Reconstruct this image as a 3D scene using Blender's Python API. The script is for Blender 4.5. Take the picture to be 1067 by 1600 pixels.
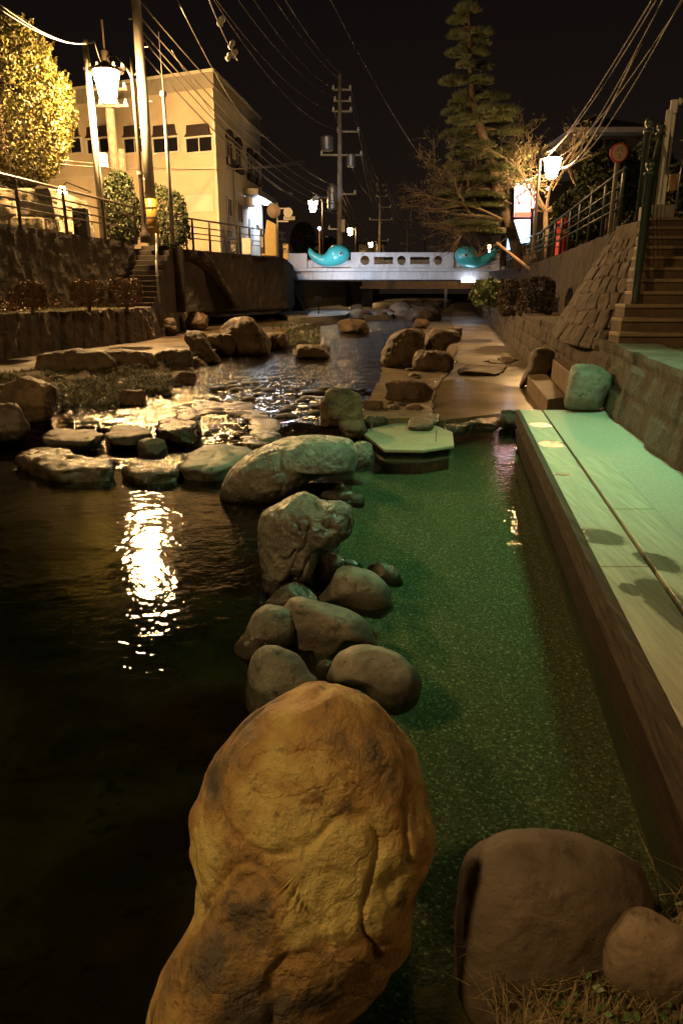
import bpy, bmesh, math, random
import numpy as np
from mathutils import Vector, noise, Matrix
R = math.radians
random.seed(7); rng = np.random.default_rng(7)
sc = bpy.context.scene
for o in list(bpy.data.objects): bpy.data.objects.remove(o)
COL = sc.collection
# ---------------------------------------------------------------- camera
H = 1.70; PITCH = R(17.4); F = 1100.0
cam = bpy.data.cameras.new('camera'); camo = bpy.data.objects.new('camera', cam); COL.objects.link(camo)
camo.location = (0, 0, H); camo.rotation_euler = (math.pi/2 - PITCH, 0, 0)
cam.sensor_fit = 'VERTICAL'; cam.sensor_height = 24; cam.lens = F/1600*24
cam.clip_start = 0.05; cam.clip_end = 2000
sc.camera = camo
CAM = Vector((0, 0, H)); FWD = Vector((0, math.cos(PITCH), -math.sin(PITCH))); UP = Vector((0, math.sin(PITCH), math.cos(PITCH)))
def ray(px, py): return FWD + Vector((1, 0, 0))*((px-533.5)/F) + UP*((800-py)/F)
def at(px, py, z=None, Y=None):
    d = ray(px, py)
    return CAM + d*(((z-H)/d.z) if Y is None else (Y/d.y))
def onplane(px, py, p0, n):
    d = ray(px, py); return CAM + d*((p0-CAM).dot(n)/d.dot(n))
RD = Vector((0.16, 1, 0)).normalized(); RN = Vector((RD.y, -RD.x, 0))   # downstream line of the river and its right-hand normal
# ---------------------------------------------------------------- world: moonless night sky
w = bpy.data.worlds.new('World'); sc.world = w; w.use_nodes = True
nt = w.node_tree; bg = nt.nodes['Background']
tc = nt.nodes.new('ShaderNodeTexCoord'); sx = nt.nodes.new('ShaderNodeSeparateXYZ'); cr = nt.nodes.new('ShaderNodeValToRGB')
nt.links.new(tc.outputs['Generated'], sx.inputs[0]); nt.links.new(sx.outputs[2], cr.inputs[0]); nt.links.new(cr.outputs[0], bg.inputs[0])
cr.color_ramp.elements[0].position = 0.0; cr.color_ramp.elements[0].color = (0.0110, 0.0070, 0.0048, 1)
cr.color_ramp.elements[1].position = 0.42; cr.color_ramp.elements[1].color = (0.0026, 0.0022, 0.0024, 1)
bg.inputs[1].default_value = 1.0
sc.view_settings.view_transform = 'Standard'; sc.view_settings.look = 'None'; sc.view_settings.gamma = 1; sc.view_settings.exposure = 0.2
sc.render.engine = 'CYCLES'; cy = sc.cycles
cy.max_bounces = 6; cy.diffuse_bounces = 2; cy.glossy_bounces = 3; cy.transparent_max_bounces = 12; cy.transmission_bounces = 3
cy.sample_clamp_indirect = 3.0; cy.sample_clamp_direct = 0; cy.use_denoising = True; cy.caustics_reflective = False; cy.caustics_refractive = False
cy.blur_glossy = 0.3
# ---------------------------------------------------------------- materials
MATS = {}
def N(nt, typ, **kw):
    n = nt.nodes.new(typ)
    for k, v in kw.items():
        if k in n.inputs: n.inputs[k].default_value = v
        else: setattr(n, k, v)
    return n
def mat(name, c1, c2=None, scale=4.0, rough=0.7, bump=0.3, bscale=None, spec=0.5, metal=0.0, c3=None, spots=0.0, spotscale=30, stretch=None, rough2=None, dist=0.02, detail=8, blocks=None, spotcol=None, wet=None, ramp=(.34, .66)):
    if name in MATS: return MATS[name]
    m = bpy.data.materials.new(name); MATS[name] = m; m.use_nodes = True
    nt = m.node_tree; L = nt.links.new; b = nt.nodes['Principled BSDF']
    b.inputs['Metallic'].default_value = metal; b.inputs['Roughness'].default_value = rough; b.inputs['Specular IOR Level'].default_value = spec
    g = N(nt, 'ShaderNodeNewGeometry'); vec = g.outputs['Position']
    if stretch:
        mp = N(nt, 'ShaderNodeMapping'); mp.inputs['Scale'].default_value = stretch; mp.inputs['Rotation'].default_value = (0, 0, math.atan2(RD.x, RD.y)); L(vec, mp.inputs[0]); vec = mp.outputs[0]
    c2 = c2 or tuple(x*0.6 for x in c1)
    n1 = N(nt, 'ShaderNodeTexNoise', Scale=scale, Detail=detail, Roughness=0.62, Distortion=0.3); L(vec, n1.inputs['Vector'])
    r = N(nt, 'ShaderNodeValToRGB'); r.color_ramp.elements[0].position = ramp[0]; r.color_ramp.elements[1].position = ramp[1]
    r.color_ramp.elements[0].color = (*c2, 1); r.color_ramp.elements[1].color = (*c1, 1)
    if c3:
        e = r.color_ramp.elements.new(0.5); e.color = (*c3, 1)
    L(n1.outputs['Fac'], r.inputs[0]); col = r.outputs[0]
    if spots > 0:
        n2 = N(nt, 'ShaderNodeTexNoise', Scale=spotscale, Detail=5, Roughness=0.7); L(vec, n2.inputs['Vector'])
        r2 = N(nt, 'ShaderNodeValToRGB'); r2.color_ramp.elements[0].position = 0.56; r2.color_ramp.elements[1].position = 0.66
        r2.color_ramp.elements[0].color = (0, 0, 0, 1); r2.color_ramp.elements[1].color = (spots, spots, spots, 1)
        L(n2.outputs['Fac'], r2.inputs[0]); mx = N(nt, 'ShaderNodeMix', data_type='RGBA'); L(r2.outputs[0], mx.inputs[0]); L(col, mx.inputs[6])
        mx.inputs[7].default_value = (*(spotcol or tuple(x*0.3 for x in c2)), 1); col = mx.outputs[2]
    wetf = None
    if wet is not None:                    # dark soaked band just above the waterline
        sp = N(nt, 'ShaderNodeSeparateXYZ'); L(g.outputs['Position'], sp.inputs[0]); nw = N(nt, 'ShaderNodeTexNoise', Scale=9, Detail=4); L(vec, nw.inputs['Vector'])
        ma = N(nt, 'ShaderNodeMath', operation='MULTIPLY_ADD'); ma.inputs[1].default_value = -.12; L(nw.outputs['Fac'], ma.inputs[0]); L(sp.outputs[2], ma.inputs[2])
        wr = N(nt, 'ShaderNodeMapRange'); wr.inputs[1].default_value = wet-.07; wr.inputs[2].default_value = wet-.03; wr.inputs[3].default_value = 1; wr.inputs[4].default_value = 0; L(ma.outputs[0], wr.inputs[0]); wetf = wr.outputs[0]
        mw = N(nt, 'ShaderNodeMix', data_type='RGBA', blend_type='MULTIPLY'); L(wetf, mw.inputs[0]); L(col, mw.inputs[6]); mw.inputs[7].default_value = (.34, .33, .30, 1); col = mw.outputs[2]
    L(col, b.inputs['Base Color'])
    if rough2 is not None:
        mr = N(nt, 'ShaderNodeMapRange'); mr.inputs[3].default_value = rough; mr.inputs[4].default_value = rough2
        n4 = N(nt, 'ShaderNodeTexNoise', Scale=scale*0.7, Detail=4); L(vec, n4.inputs['Vector'])
        mr.inputs[1].default_value = 0.4; mr.inputs[2].default_value = 0.6
        L(n4.outputs['Fac'], mr.inputs[0]); ro = mr.outputs[0]
        if wetf is not None:
            mz = N(nt, 'ShaderNodeMix', data_type='FLOAT'); L(wetf, mz.inputs[0]); L(ro, mz.inputs[2]); mz.inputs[3].default_value = .14; ro = mz.outputs[0]
        L(ro, b.inputs['Roughness'])
    if bump > 0:
        n3 = N(nt, 'ShaderNodeTexNoise', Scale=bscale or scale*5, Detail=8, Roughness=0.65); L(vec, n3.inputs['Vector'])
        bp = N(nt, 'ShaderNodeBump', Strength=bump, Distance=dist); L(n3.outputs['Fac'], bp.inputs['Height'])
        if wet is not None:                # cracks and pits of natural rock
            vo = N(nt, 'ShaderNodeTexVoronoi', feature='DISTANCE_TO_EDGE', Scale=scale*1.1); nd = N(nt, 'ShaderNodeTexNoise', Scale=scale*1.5, Detail=5); L(vec, nd.inputs['Vector'])
            av = N(nt, 'ShaderNodeVectorMath', operation='MULTIPLY_ADD'); L(nd.outputs['Color'], av.inputs[0]); av.inputs[1].default_value = (.5, .5, .5); L(vec, av.inputs[2]); L(av.outputs[0], vo.inputs['Vector'])
            cr_ = N(nt, 'ShaderNodeMapRange'); cr_.inputs[2].default_value = .035; L(vo.outputs['Distance'], cr_.inputs[0])
            b2 = N(nt, 'ShaderNodeBump', Strength=.35, Distance=.02); L(cr_.outputs[0], b2.inputs['Height']); L(b2.outputs[0], bp.inputs['Normal'])
        L(bp.outputs[0], b.inputs['Normal'])
    return m
def emit(name, col, strength):
    if name in MATS: return MATS[name]
    m = bpy.data.materials.new(name); MATS[name] = m; m.use_nodes = True; nt = m.node_tree
    b = nt.nodes['Principled BSDF']; b.inputs['Base Color'].default_value = (*[min(1, c) for c in col], 1)
    b.inputs['Emission Color'].default_value = (*col, 1); b.inputs['Emission Strength'].default_value = strength
    return m
rock_grey = mat('rock_grey', (.15, .16, .125), (.065, .07, .055), 5, .62, .5, 26, c3=(.115, .105, .085), spots=.8, spotscale=14, rough2=.4, dist=.02, wet=0.1)
rock_pale = mat('rock_pale', (.22, .20, .16), (.11, .10, .08), 6, .6, .4, 30, spots=.85, spotscale=11, dist=.012, wet=0.1)
rock_wet = mat('rock_wet', (.16, .15, .12), (.06, .055, .045), 7, .2, .9, 16, spots=.5, spotscale=25, spec=.8, rough2=.42, dist=.04, wet=0.1)
rock_brown = mat('rock_brown', (.18, .115, .06), (.055, .036, .022), 2.8, .75, .8, 12, c3=(.12, .078, .042), spots=.75, spotscale=6, dist=.05, rough2=.5, wet=.11)
rock_dark = mat('rock_dark', (.13, .10, .075), (.06, .045, .035), 3, .6, .5, 12, dist=.03, wet=0.15)
rock_flat = mat('rock_flat', (.18, .14, .09), (.06, .05, .035), 5, .4, .8, 14, spots=.6, spotscale=12, rough2=.25, dist=.03, wet=0.12)
conc = mat('concrete', (.36, .34, .30), (.24, .22, .19), 1.3, .85, .25, 20, spots=.35, spotscale=5)
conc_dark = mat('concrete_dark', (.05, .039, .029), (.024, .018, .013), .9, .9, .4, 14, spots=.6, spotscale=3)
conc_wet = mat('concrete_wet', (.13, .088, .05), (.06, .042, .026), 1.6, .35, .25, 40, rough2=.6, dist=.008)
stonewall = mat('stone_wall', (.12, .09, .065), (.045, .034, .025), 3.0, .85, .8, 12, spots=.7, spotscale=5, dist=.04)
path_mat = mat('path_paving', (.19, .15, .105), (.10, .08, .056), 1.2, .4, .25, 30, rough2=.65, spots=.4, spotscale=9, dist=.01)
soil = mat('soil', (.16, .12, .06), (.07, .05, .03), 3, .95, .7, 25, spots=.5, spotscale=9)
turf = mat('turf', (.22, .21, .05), (.09, .07, .025), 2.5, .95, .9, 40, c3=(.16, .14, .045), spots=.6, spotscale=20)
asphalt = mat('asphalt', (.06, .058, .055), (.04, .038, .036), 6, .85, .3, 60)
leaf = mat('leaf_green', (.055, .07, .02), (.022, .03, .01), 3, .6, 0)
leaf_gold = mat('leaf_hedge', (.15, .13, .025), (.05, .05, .012), 2.2, .5, 0)
leaf_red = mat('leaf_azalea', (.24, .13, .06), (.11, .065, .035), 6, .55, 0)
leaf_dry = mat('leaf_dry', (.07, .045, .022), (.03, .02, .012), 5, .7, 0)
needle = mat('pine_needle', (.10, .12, .045), (.045, .055, .022), 2, .6, 0)
bark = mat('bark', (.13, .09, .06), (.05, .035, .025), 6, .9, .8, 18, dist=.05)
twigm = mat('twig', (.15, .11, .07), (.08, .06, .04), 6, .85, 0)
metal_g = mat('metal_green', (.035, .055, .05), (.02, .033, .03), 8, .38, .05, spec=.7)
metal_b = mat('metal_brown', (.07, .05, .038), (.04, .03, .022), 8, .42, .05, spec=.6)
steel = mat('steel_grey', (.32, .32, .31), (.22, .22, .21), 5, .4, .05, metal=.6)
pole_conc = mat('pole_concrete', (.34, .31, .27), (.22, .20, .17), 2, .8, .2)
yellow = mat('yellow_wrap', (.36, .22, .03), (.26, .15, .02), 6, .5, .05)
cable = mat('cable', (.30, .26, .22), (.2, .18, .15), 2, .35, 0, spec=.8)
plaster = mat('plaster', (.57, .48, .34), (.45, .375, .26), .7, .85, .12, 30, spots=.25, spotscale=1.2, spotcol=(.42, .3, .16))
plaster_w = mat('plaster_white', (.62, .57, .45), (.52, .47, .37), .8, .85, .12, 30)
darkglass = mat('dark_glass', (.012, .012, .014), (.008, .008, .01), 2, .12, 0, spec=.6)
hoodm = mat('window_hood', (.028, .014, .010), (.016, .009, .007), 5, .6, .1)
framem = mat('window_frame_white', (.6, .56, .48), (.5, .46, .4), 4, .5, 0)
white = mat('white_paint', (.72, .70, .66), (.6, .58, .54), 4, .5, .05)
bridge_m = mat('bridge_paint', (.46, .46, .47), (.34, .33, .34), 1.2, .6, .15, 20, spots=.5, spotscale=2.2, stretch=(2.6, 2.6, .5), spotcol=(.16, .14, .13))
teal = mat('teal_enamel', (.05, .36, .37), (.04, .31, .33), 1.2, .3, .02, spec=.6)
red = mat('red_enamel', (.72, .06, .035), (.6, .05, .03), 3, .4, .03)
beige_metal = mat('girder_paint', (.34, .22, .10), (.22, .14, .07), 2, .6, .1)
plank = mat('deck_board', (.44, .45, .36), (.29, .30, .235), 3, .45, .6, 20, stretch=(14, .8, 14), rough2=.62, dist=.006, spots=.45, spotscale=2.2, spotcol=(.2, .2, .155))
def soak(m, spots):
    nt = m.node_tree; L = nt.links.new; b = nt.nodes['Principled BSDF']; g = N(nt, 'ShaderNodeNewGeometry')
    n = N(nt, 'ShaderNodeTexNoise', Scale=5, Detail=5, Roughness=.55); L(g.outputs['Position'], n.inputs['Vector']); fac = None
    for c, (sx_, sy_) in spots:
        s = N(nt, 'ShaderNodeVectorMath', operation='SUBTRACT'); L(g.outputs['Position'], s.inputs[0]); s.inputs[1].default_value = c
        q = N(nt, 'ShaderNodeVectorMath', operation='MULTIPLY'); L(s.outputs[0], q.inputs[0]); q.inputs[1].default_value = (1/sx_, 1/sy_, 0)
        l = N(nt, 'ShaderNodeVectorMath', operation='LENGTH'); L(q.outputs[0], l.inputs[0])
        a = N(nt, 'ShaderNodeMath', operation='MULTIPLY_ADD'); L(n.outputs['Fac'], a.inputs[0]); a.inputs[1].default_value = 1.5; L(l.outputs['Value'], a.inputs[2])
        r = N(nt, 'ShaderNodeMapRange'); r.inputs[1].default_value = 1.55; r.inputs[2].default_value = 1.84; r.inputs[3].default_value = 1; r.inputs[4].default_value = 0; L(a.outputs[0], r.inputs[0])
        if fac is None: fac = r.outputs[0]
        else:
            mxx = N(nt, 'ShaderNodeMath', operation='MAXIMUM'); L(fac, mxx.inputs[0]); L(r.outputs[0], mxx.inputs[1]); fac = mxx.outputs[0]
    src = b.inputs['Base Color'].links[0].from_socket; mx = N(nt, 'ShaderNodeMix', data_type='RGBA', blend_type='MULTIPLY'); L(fac, mx.inputs[0]); L(src, mx.inputs[6]); mx.inputs[7].default_value = (.42, .43, .42, 1); L(mx.outputs[2], b.inputs['Base Color'])
    rs_ = b.inputs['Roughness'].links[0].from_socket; mf = N(nt, 'ShaderNodeMix', data_type='FLOAT'); L(fac, mf.inputs[0]); L(rs_, mf.inputs[2]); mf.inputs[3].default_value = .12; L(mf.outputs[0], b.inputs['Roughness'])
timber = mat('timber_dark', (.09, .068, .052), (.03, .022, .017), 3, .8, .6, 14, spec=.15, stretch=(12, .7, 12), dist=.01)
ledge = mat('pebble_ledge', (.42, .43, .36), (.28, .29, .24), 60, .55, .9, 120, dist=.01)
ochre = mat('rock_ochre', (.50, .39, .14), (.10, .078, .055), 2.9, .62, .8, 22, c3=(.36, .215, .07), spots=.9, spotscale=6.5, dist=.03, spotcol=(.06, .045, .035), rough2=.45, wet=.08, ramp=(.39, .585))
def water_mat(name, tint, bumps, depthcol=None, rough=.03, ior=1.33, mirror=1.0):
    m = bpy.data.materials.new(name); MATS[name] = m; m.use_nodes = True; nt = m.node_tree; L = nt.links.new
    nt.nodes.remove(nt.nodes['Principled BSDF']); out = nt.nodes['Material Output']
    g = N(nt, 'ShaderNodeNewGeometry'); prev = None
    for (sc_, st, dist, stretch) in bumps:
        mp = N(nt, 'ShaderNodeMapping'); mp.inputs['Scale'].default_value = stretch; L(g.outputs['Position'], mp.inputs[0])
        n = N(nt, 'ShaderNodeTexNoise', Scale=sc_, Detail=3, Roughness=.5, Distortion=.6); L(mp.outputs[0], n.inputs['Vector'])
        b = N(nt, 'ShaderNodeBump', Strength=st, Distance=dist); L(n.outputs['Fac'], b.inputs['Height'])
        if prev: L(prev.outputs[0], b.inputs['Normal'])
        prev = b
    dt = N(nt, 'ShaderNodeVectorMath', operation='DOT_PRODUCT'); L(prev.outputs[0], dt.inputs[0]); L(g.outputs['Incoming'], dt.inputs[1])
    ab = N(nt, 'ShaderNodeMath', operation='ABSOLUTE'); L(dt.outputs['Value'], ab.inputs[0]); om = N(nt, 'ShaderNodeMath', operation='SUBTRACT'); om.inputs[0].default_value = 1; L(ab.outputs[0], om.inputs[1])
    pw = N(nt, 'ShaderNodeMath', operation='POWER'); pw.inputs[1].default_value = 5; L(om.outputs[0], pw.inputs[0])
    mu = N(nt, 'ShaderNodeMath', operation='MULTIPLY_ADD', use_clamp=True); mu.inputs[1].default_value = .98*mirror; mu.inputs[2].default_value = .02*mirror; L(pw.outputs[0], mu.inputs[0])
    t = N(nt, 'ShaderNodeBsdfTransparent'); t.inputs[0].default_value = (*tint, 1)
    gl = N(nt, 'ShaderNodeBsdfGlossy', Roughness=rough); L(prev.outputs[0], gl.inputs['Normal'])
    mx = N(nt, 'ShaderNodeMixShader'); L(mu.outputs[0], mx.inputs[0]); L(t.outputs[0], mx.inputs[1]); L(gl.outputs[0], mx.inputs[2]); L(mx.outputs[0], out.inputs[0])
    return m
# ---------------------------------------------------------------- helpers
class MB:
    def __init__(s): s.v = []; s.f = []
    def add(s, vs, fs):
        k = len(s.v); s.v += [tuple(v) for v in vs]; s.f += [tuple(i+k for i in f) for f in fs]; return s
    def box(s, c, ax, ay, az):            # centre and three half-extent vectors
        c = Vector(c); vs = [c + ax*i + ay*j + az*k for i in (-1, 1) for j in (-1, 1) for k in (-1, 1)]
        return s.add(vs, [(0,1,3,2),(4,6,7,5),(0,4,5,1),(2,3,7,6),(0,2,6,4),(1,5,7,3)])
    def abox(s, x0, x1, y0, y1, z0, z1): return s.box(((x0+x1)/2, (y0+y1)/2, (z0+z1)/2), Vector(((x1-x0)/2,0,0)), Vector((0,(y1-y0)/2,0)), Vector((0,0,(z1-z0)/2)))
    def tube(s, pts, r, n=8, caps=True):
        pts = [Vector(p) for p in pts]; rs = r if isinstance(r, (list, tuple)) else [r]*len(pts); k = len(s.v); vs = []
        for i, p in enumerate(pts):
            d = (pts[min(i+1, len(pts)-1)] - pts[max(i-1, 0)]).normalized()
            a = d.cross(Vector((0, 0, 1)) if abs(d.z) < .9 else Vector((1, 0, 0))).normalized(); b = d.cross(a)
            vs += [p + (a*math.cos(t*2*math.pi/n) + b*math.sin(t*2*math.pi/n))*rs[i] for t in range(n)]
        fs = [(i*n+j, i*n+(j+1) % n, (i+1)*n+(j+1) % n, (i+1)*n+j) for i in range(len(pts)-1) for j in range(n)]
        if caps: fs += [tuple(range(n))[::-1], tuple((len(pts)-1)*n+j for j in range(n))]
        return s.add(vs, fs)
    def prism(s, poly, d):                # polygon (3D points) swept by vector d
        n = len(poly); poly = [Vector(p) for p in poly]
        return s.add(poly + [p + d for p in poly], [tuple(range(n)), tuple(range(2*n-1, n-1, -1))] + [(i, (i+1) % n, n+(i+1) % n, n+i) for i in range(n)])
    def lathe(s, c, prof, n=20, axis=None):   # prof: (radius, height)
        c = Vector(c); az = (axis or Vector((0,0,1))).normalized(); a = az.cross(Vector((0,1,0)) if abs(az.y) < .9 else Vector((1,0,0))).normalized(); b = az.cross(a)
        vs = [c + az*h + (a*math.cos(t*2*math.pi/n) + b*math.sin(t*2*math.pi/n))*r for r, h in prof for t in range(n)]
        fs = [(i*n+j, i*n+(j+1) % n, (i+1)*n+(j+1) % n, (i+1)*n+j) for i in range(len(prof)-1) for j in range(n)]
        return s.add(vs, fs + [tuple(range(n))[::-1], tuple((len(prof)-1)*n+j for j in range(n))])
    def build(s, name, m, parent=None, smooth=False, bevel=0, label=None):
        me = bpy.data.meshes.new(name); me.from_pydata(s.v, [], s.f)
        bm = bmesh.new(); bm.from_mesh(me); bmesh.ops.recalc_face_normals(bm, faces=bm.faces); bm.to_mesh(me); bm.free()
        me.materials.append(m)
        if smooth: me.shade_smooth()
        o = bpy.data.objects.new(name, me); COL.objects.link(o)
        if parent: o.parent = parent; o.matrix_parent_inverse = Matrix.Translation(-parent_loc(parent))
        if bevel:
            b = o.modifiers.new('bevel', 'BEVEL'); b.width = bevel; b.segments = 2; b.limit_method = 'ANGLE'
        if label: o['label'] = label
        return o
def parent_loc(p):
    v = Vector(p.location)
    if p.parent: v = v + p.matrix_parent_inverse.translation + parent_loc(p.parent)
    return v
def tag(o, label, cat, group=None):
    o['label'] = label; o['category'] = cat
    if group: o['group'] = group
    return o
def struct(o): o['kind'] = 'structure'; return o
def thing(name, loc, label, cat, group=None):
    o = bpy.data.objects.new(name, None); COL.objects.link(o); o.location = loc; o.empty_display_size = .2
    return tag(o, label, cat, group)
def closed_smooth(pts, n):
    pts = [Vector(p) for p in pts]; k = len(pts); out = []
    for i in range(k):
        p0, p1, p2, p3 = pts[i-1], pts[i], pts[(i+1) % k], pts[(i+2) % k]
        for j in range(10):
            t = j/10; out.append(.5*((2*p1) + (p2-p0)*t + (2*p0-5*p1+4*p2-p3)*t*t + (3*p1-p0-3*p2+p3)*t**3))
    L = [0]
    for i in range(len(out)): L.append(L[-1] + (out[(i+1) % len(out)]-out[i]).length)
    res = []; i = 0
    for j in range(n):
        s = L[-1]*j/n
        while L[i+1] < s: i += 1
        t = (s-L[i])/max(1e-9, L[i+1]-L[i]); res.append(out[i].lerp(out[(i+1) % len(out)], t))
    return res
def fbm(p, oc=4):
    s = 0; a = 1; f = 1
    for _ in range(oc): s += a*noise.noise(p*f); a *= .5; f *= 2.1
    return s
def ridge(p): return 1 - abs(noise.noise(p))*2
def blob(outline, C, Nv, tf, tb, seed, NA=48, NR=18, amp=.05, freq=2.0, box=.85, crease=0.0, cfreq=1.5, cuts=0, cd=(.74, .94)):
    """closed boulder surface: outline (3D points round C) swelled by tf towards Nv and tb away from it"""
    B = closed_smooth(outline, NA); hw = sum((b-C).length for b in B)/NA; off = Vector((seed*3.7, seed*1.3, seed*2.9)); v = []
    for i in range(1, NR):
        ph = math.pi*i/NR; r = math.sin(ph)**box; c = math.cos(ph); h = math.copysign(abs(c)**.9, c)*(tf if c > 0 else tb)
        for b in B: v.append(C + (b-C)*r + Nv*h)
    v = [C + Nv*tf] + v + [C - Nv*tb]
    rc = random.Random(seed*13+5)
    for _ in range(cuts):
        n = Vector((rc.gauss(0, 1), rc.gauss(0, 1), rc.gauss(.35, .8))).normalized(); s = max((p-C).dot(n) for p in v)*rc.uniform(*cd)
        v = [p - n*max(0, (p-C).dot(n)-s)*.88 for p in v]
    out = []
    for p in v:
        d = (p-C); n = d.normalized(); q = p/hw*freq*.5 + off
        k = amp*(fbm(q*1.3, 5) + .45*fbm(q*5 + off, 3))
        if crease: k -= crease*max(0, ridge(q*cfreq + Vector((fbm(q*.8, 2),)*3)*.7) - .82)/.18
        out.append(p + n*k*hw)
    f = [(0, 1+(j+1) % NA, 1+j) for j in range(NA)]
    for i in range(NR-2):
        a = 1+i*NA; f += [(a+j, a+(j+1) % NA, a+NA+(j+1) % NA, a+NA+j) for j in range(NA)]
    e = len(out)-1; a = 1+(NR-2)*NA; f += [(e, a+j, a+(j+1) % NA) for j in range(NA)]
    mb = MB(); mb.add(out, f); return mb
def rock(outline, z0, label, m=None, name='boulder', cat='boulder', group=None, seed=None, thick=.85, push=.35, amp=.09, freq=2.4, box=.8, crease=.0, NA=72, NR=32, ybase=None, cfreq=1.5, dv=None, cuts=8):
    """a boulder standing on level z0; outline = list of photo points or (x0,y0,x1,y1)"""
    rock.n += 1; seed = seed or rock.n; rnd = random.Random(seed)
    if len(outline) == 4 and not isinstance(outline[0], (tuple, list)):
        x0, y0, x1, y1 = outline; cx, cy_, a, b = (x0+x1)/2, (y0+y1)/2, (x1-x0)/2, (y1-y0)/2; outline = []
        for k in range(12):
            t = 2*math.pi*k/12; c, s = math.cos(t), math.sin(t); q = .62
            outline.append((cx + a*math.copysign(abs(c)**q, c)*rnd.uniform(.92, 1.04), cy_ + b*math.copysign(abs(s)**q, s)*rnd.uniform(.92, 1.04)))
    xs = [p[0] for p in outline]; ys = [p[1] for p in outline]; cx = (min(xs)+max(xs))/2; yb = ybase or max(ys)
    G = at(cx, yb, z=z0); dg = (G-CAM).dot(FWD); hw = (max(xs)-min(xs))/2/F*dg; hh = (max(ys)-min(ys))/2/F*dg
    t = thick*min(hw, hh*1.3); d0 = dv or (dg + push*t)
    pts = [CAM + ray(*p)*d0 for p in outline]; C = sum(pts, Vector())/len(pts)
    o = blob(pts, C, (CAM-C).normalized(), t, t*1.2, seed, NA, NR, amp, freq, box, crease, cfreq, cuts).build(name, m or rock_brown, smooth=True)
    return tag(o, label, cat, group)
rock.n = 0
def slabrock(outline, z0, h, label, m=None, name='stepping_stone', cat='stone', group=None, amp=.11, seed=None, box=.5, NA=64, NR=24):
    """a low stone lying in the river: footprint unprojected on level z0+h/2"""
    rock.n += 1; seed = seed or rock.n; rnd = random.Random(seed)
    if len(outline) == 4 and not isinstance(outline[0], (tuple, list)):
        x0, y0, x1, y1 = outline; cx, cy_, a, b = (x0+x1)/2, (y0+y1)/2, (x1-x0)/2, (y1-y0)/2; outline = []
        for k in range(11):
            t = 2*math.pi*k/11; c, s = math.cos(t), math.sin(t)
            outline.append((cx + a*math.copysign(abs(c)**.7, c)*rnd.uniform(.84, 1.05), cy_ + b*math.copysign(abs(s)**.7, s)*rnd.uniform(.84, 1.05)))
    pts = [at(px, py, z=z0+h*.35) for px, py in outline]; C = sum(pts, Vector())/len(pts)
    o = blob(pts, C, Vector((0, 0, 1)), h*.52, h*1.3, seed, NA, NR, amp, 3.5, box, cuts=6, cd=(.7, .95)).build(name, m or rock_flat, smooth=True)
    return tag(o, label, cat, group)
def leaves(pts, size, mb, flat=0.0, aspect=2.0):
    """one small leaf quad at each point"""
    n = len(pts); pts = np.asarray(pts); d = rng.normal(size=(n, 3)); d[:, 2] *= (1-flat); d /= np.linalg.norm(d, axis=1)[:, None]
    e = rng.normal(size=(n, 3)); e -= (e*d).sum(1)[:, None]*d; e /= np.linalg.norm(e, axis=1)[:, None]; s = size*rng.uniform(.6, 1.4, size=(n, 1))
    q = np.stack([pts - d*s*.5, pts + e*s/aspect*.5, pts + d*s*.5, pts - e*s/aspect*.5], 1).reshape(-1, 3)
    k = len(mb.v); mb.v += [tuple(x) for x in q.tolist()]; mb.f += [(k+4*i, k+4*i+1, k+4*i+2, k+4*i+3) for i in range(n)]
    return mb
def shell_points(C, rx, ry, rz, n, inner=.55, up=None, power=2.0):
    d = rng.normal(size=(n, 3)); d /= (np.abs(d)**power).sum(1)[:, None]**(1/power); r = rng.uniform(inner, 1.0, size=(n, 1))**.6
    return np.array(C) + d*r*np.array([rx, ry, rz])
def blades(base, h, n_, mb, lean=.4, wd=.006):
    for p in base:
        for _ in range(n_):
            a = random.uniform(0, 6.28); l = h*random.uniform(.5, 1.2); k = lean*random.uniform(.2, 1.3); d = Vector((math.cos(a), math.sin(a), 0)); s = Vector((-d.y, d.x, 0))*wd
            q = Vector(p) + Vector((random.uniform(-.03, .03), random.uniform(-.03, .03), 0)); m_ = q + Vector((0, 0, l*.6)) + d*l*k*.35; t = q + Vector((0, 0, l*.92)) + d*l*k
            mb.add([q-s, q+s, m_+s*.7, m_-s*.7, t], [(0, 1, 2, 3), (3, 2, 4)])
    return mb
def sheet(pts, z=None, depth=0.0, name='ground', m=None):
    """flat polygon at level z with skirts dropped by depth"""
    mb = MB(); P_ = [Vector((p[0], p[1], z if z is not None else p[2])) for p in pts]; mb.prism(P_, Vector((0, 0, -max(depth, .02)))); return mb.build(name, m)
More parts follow.
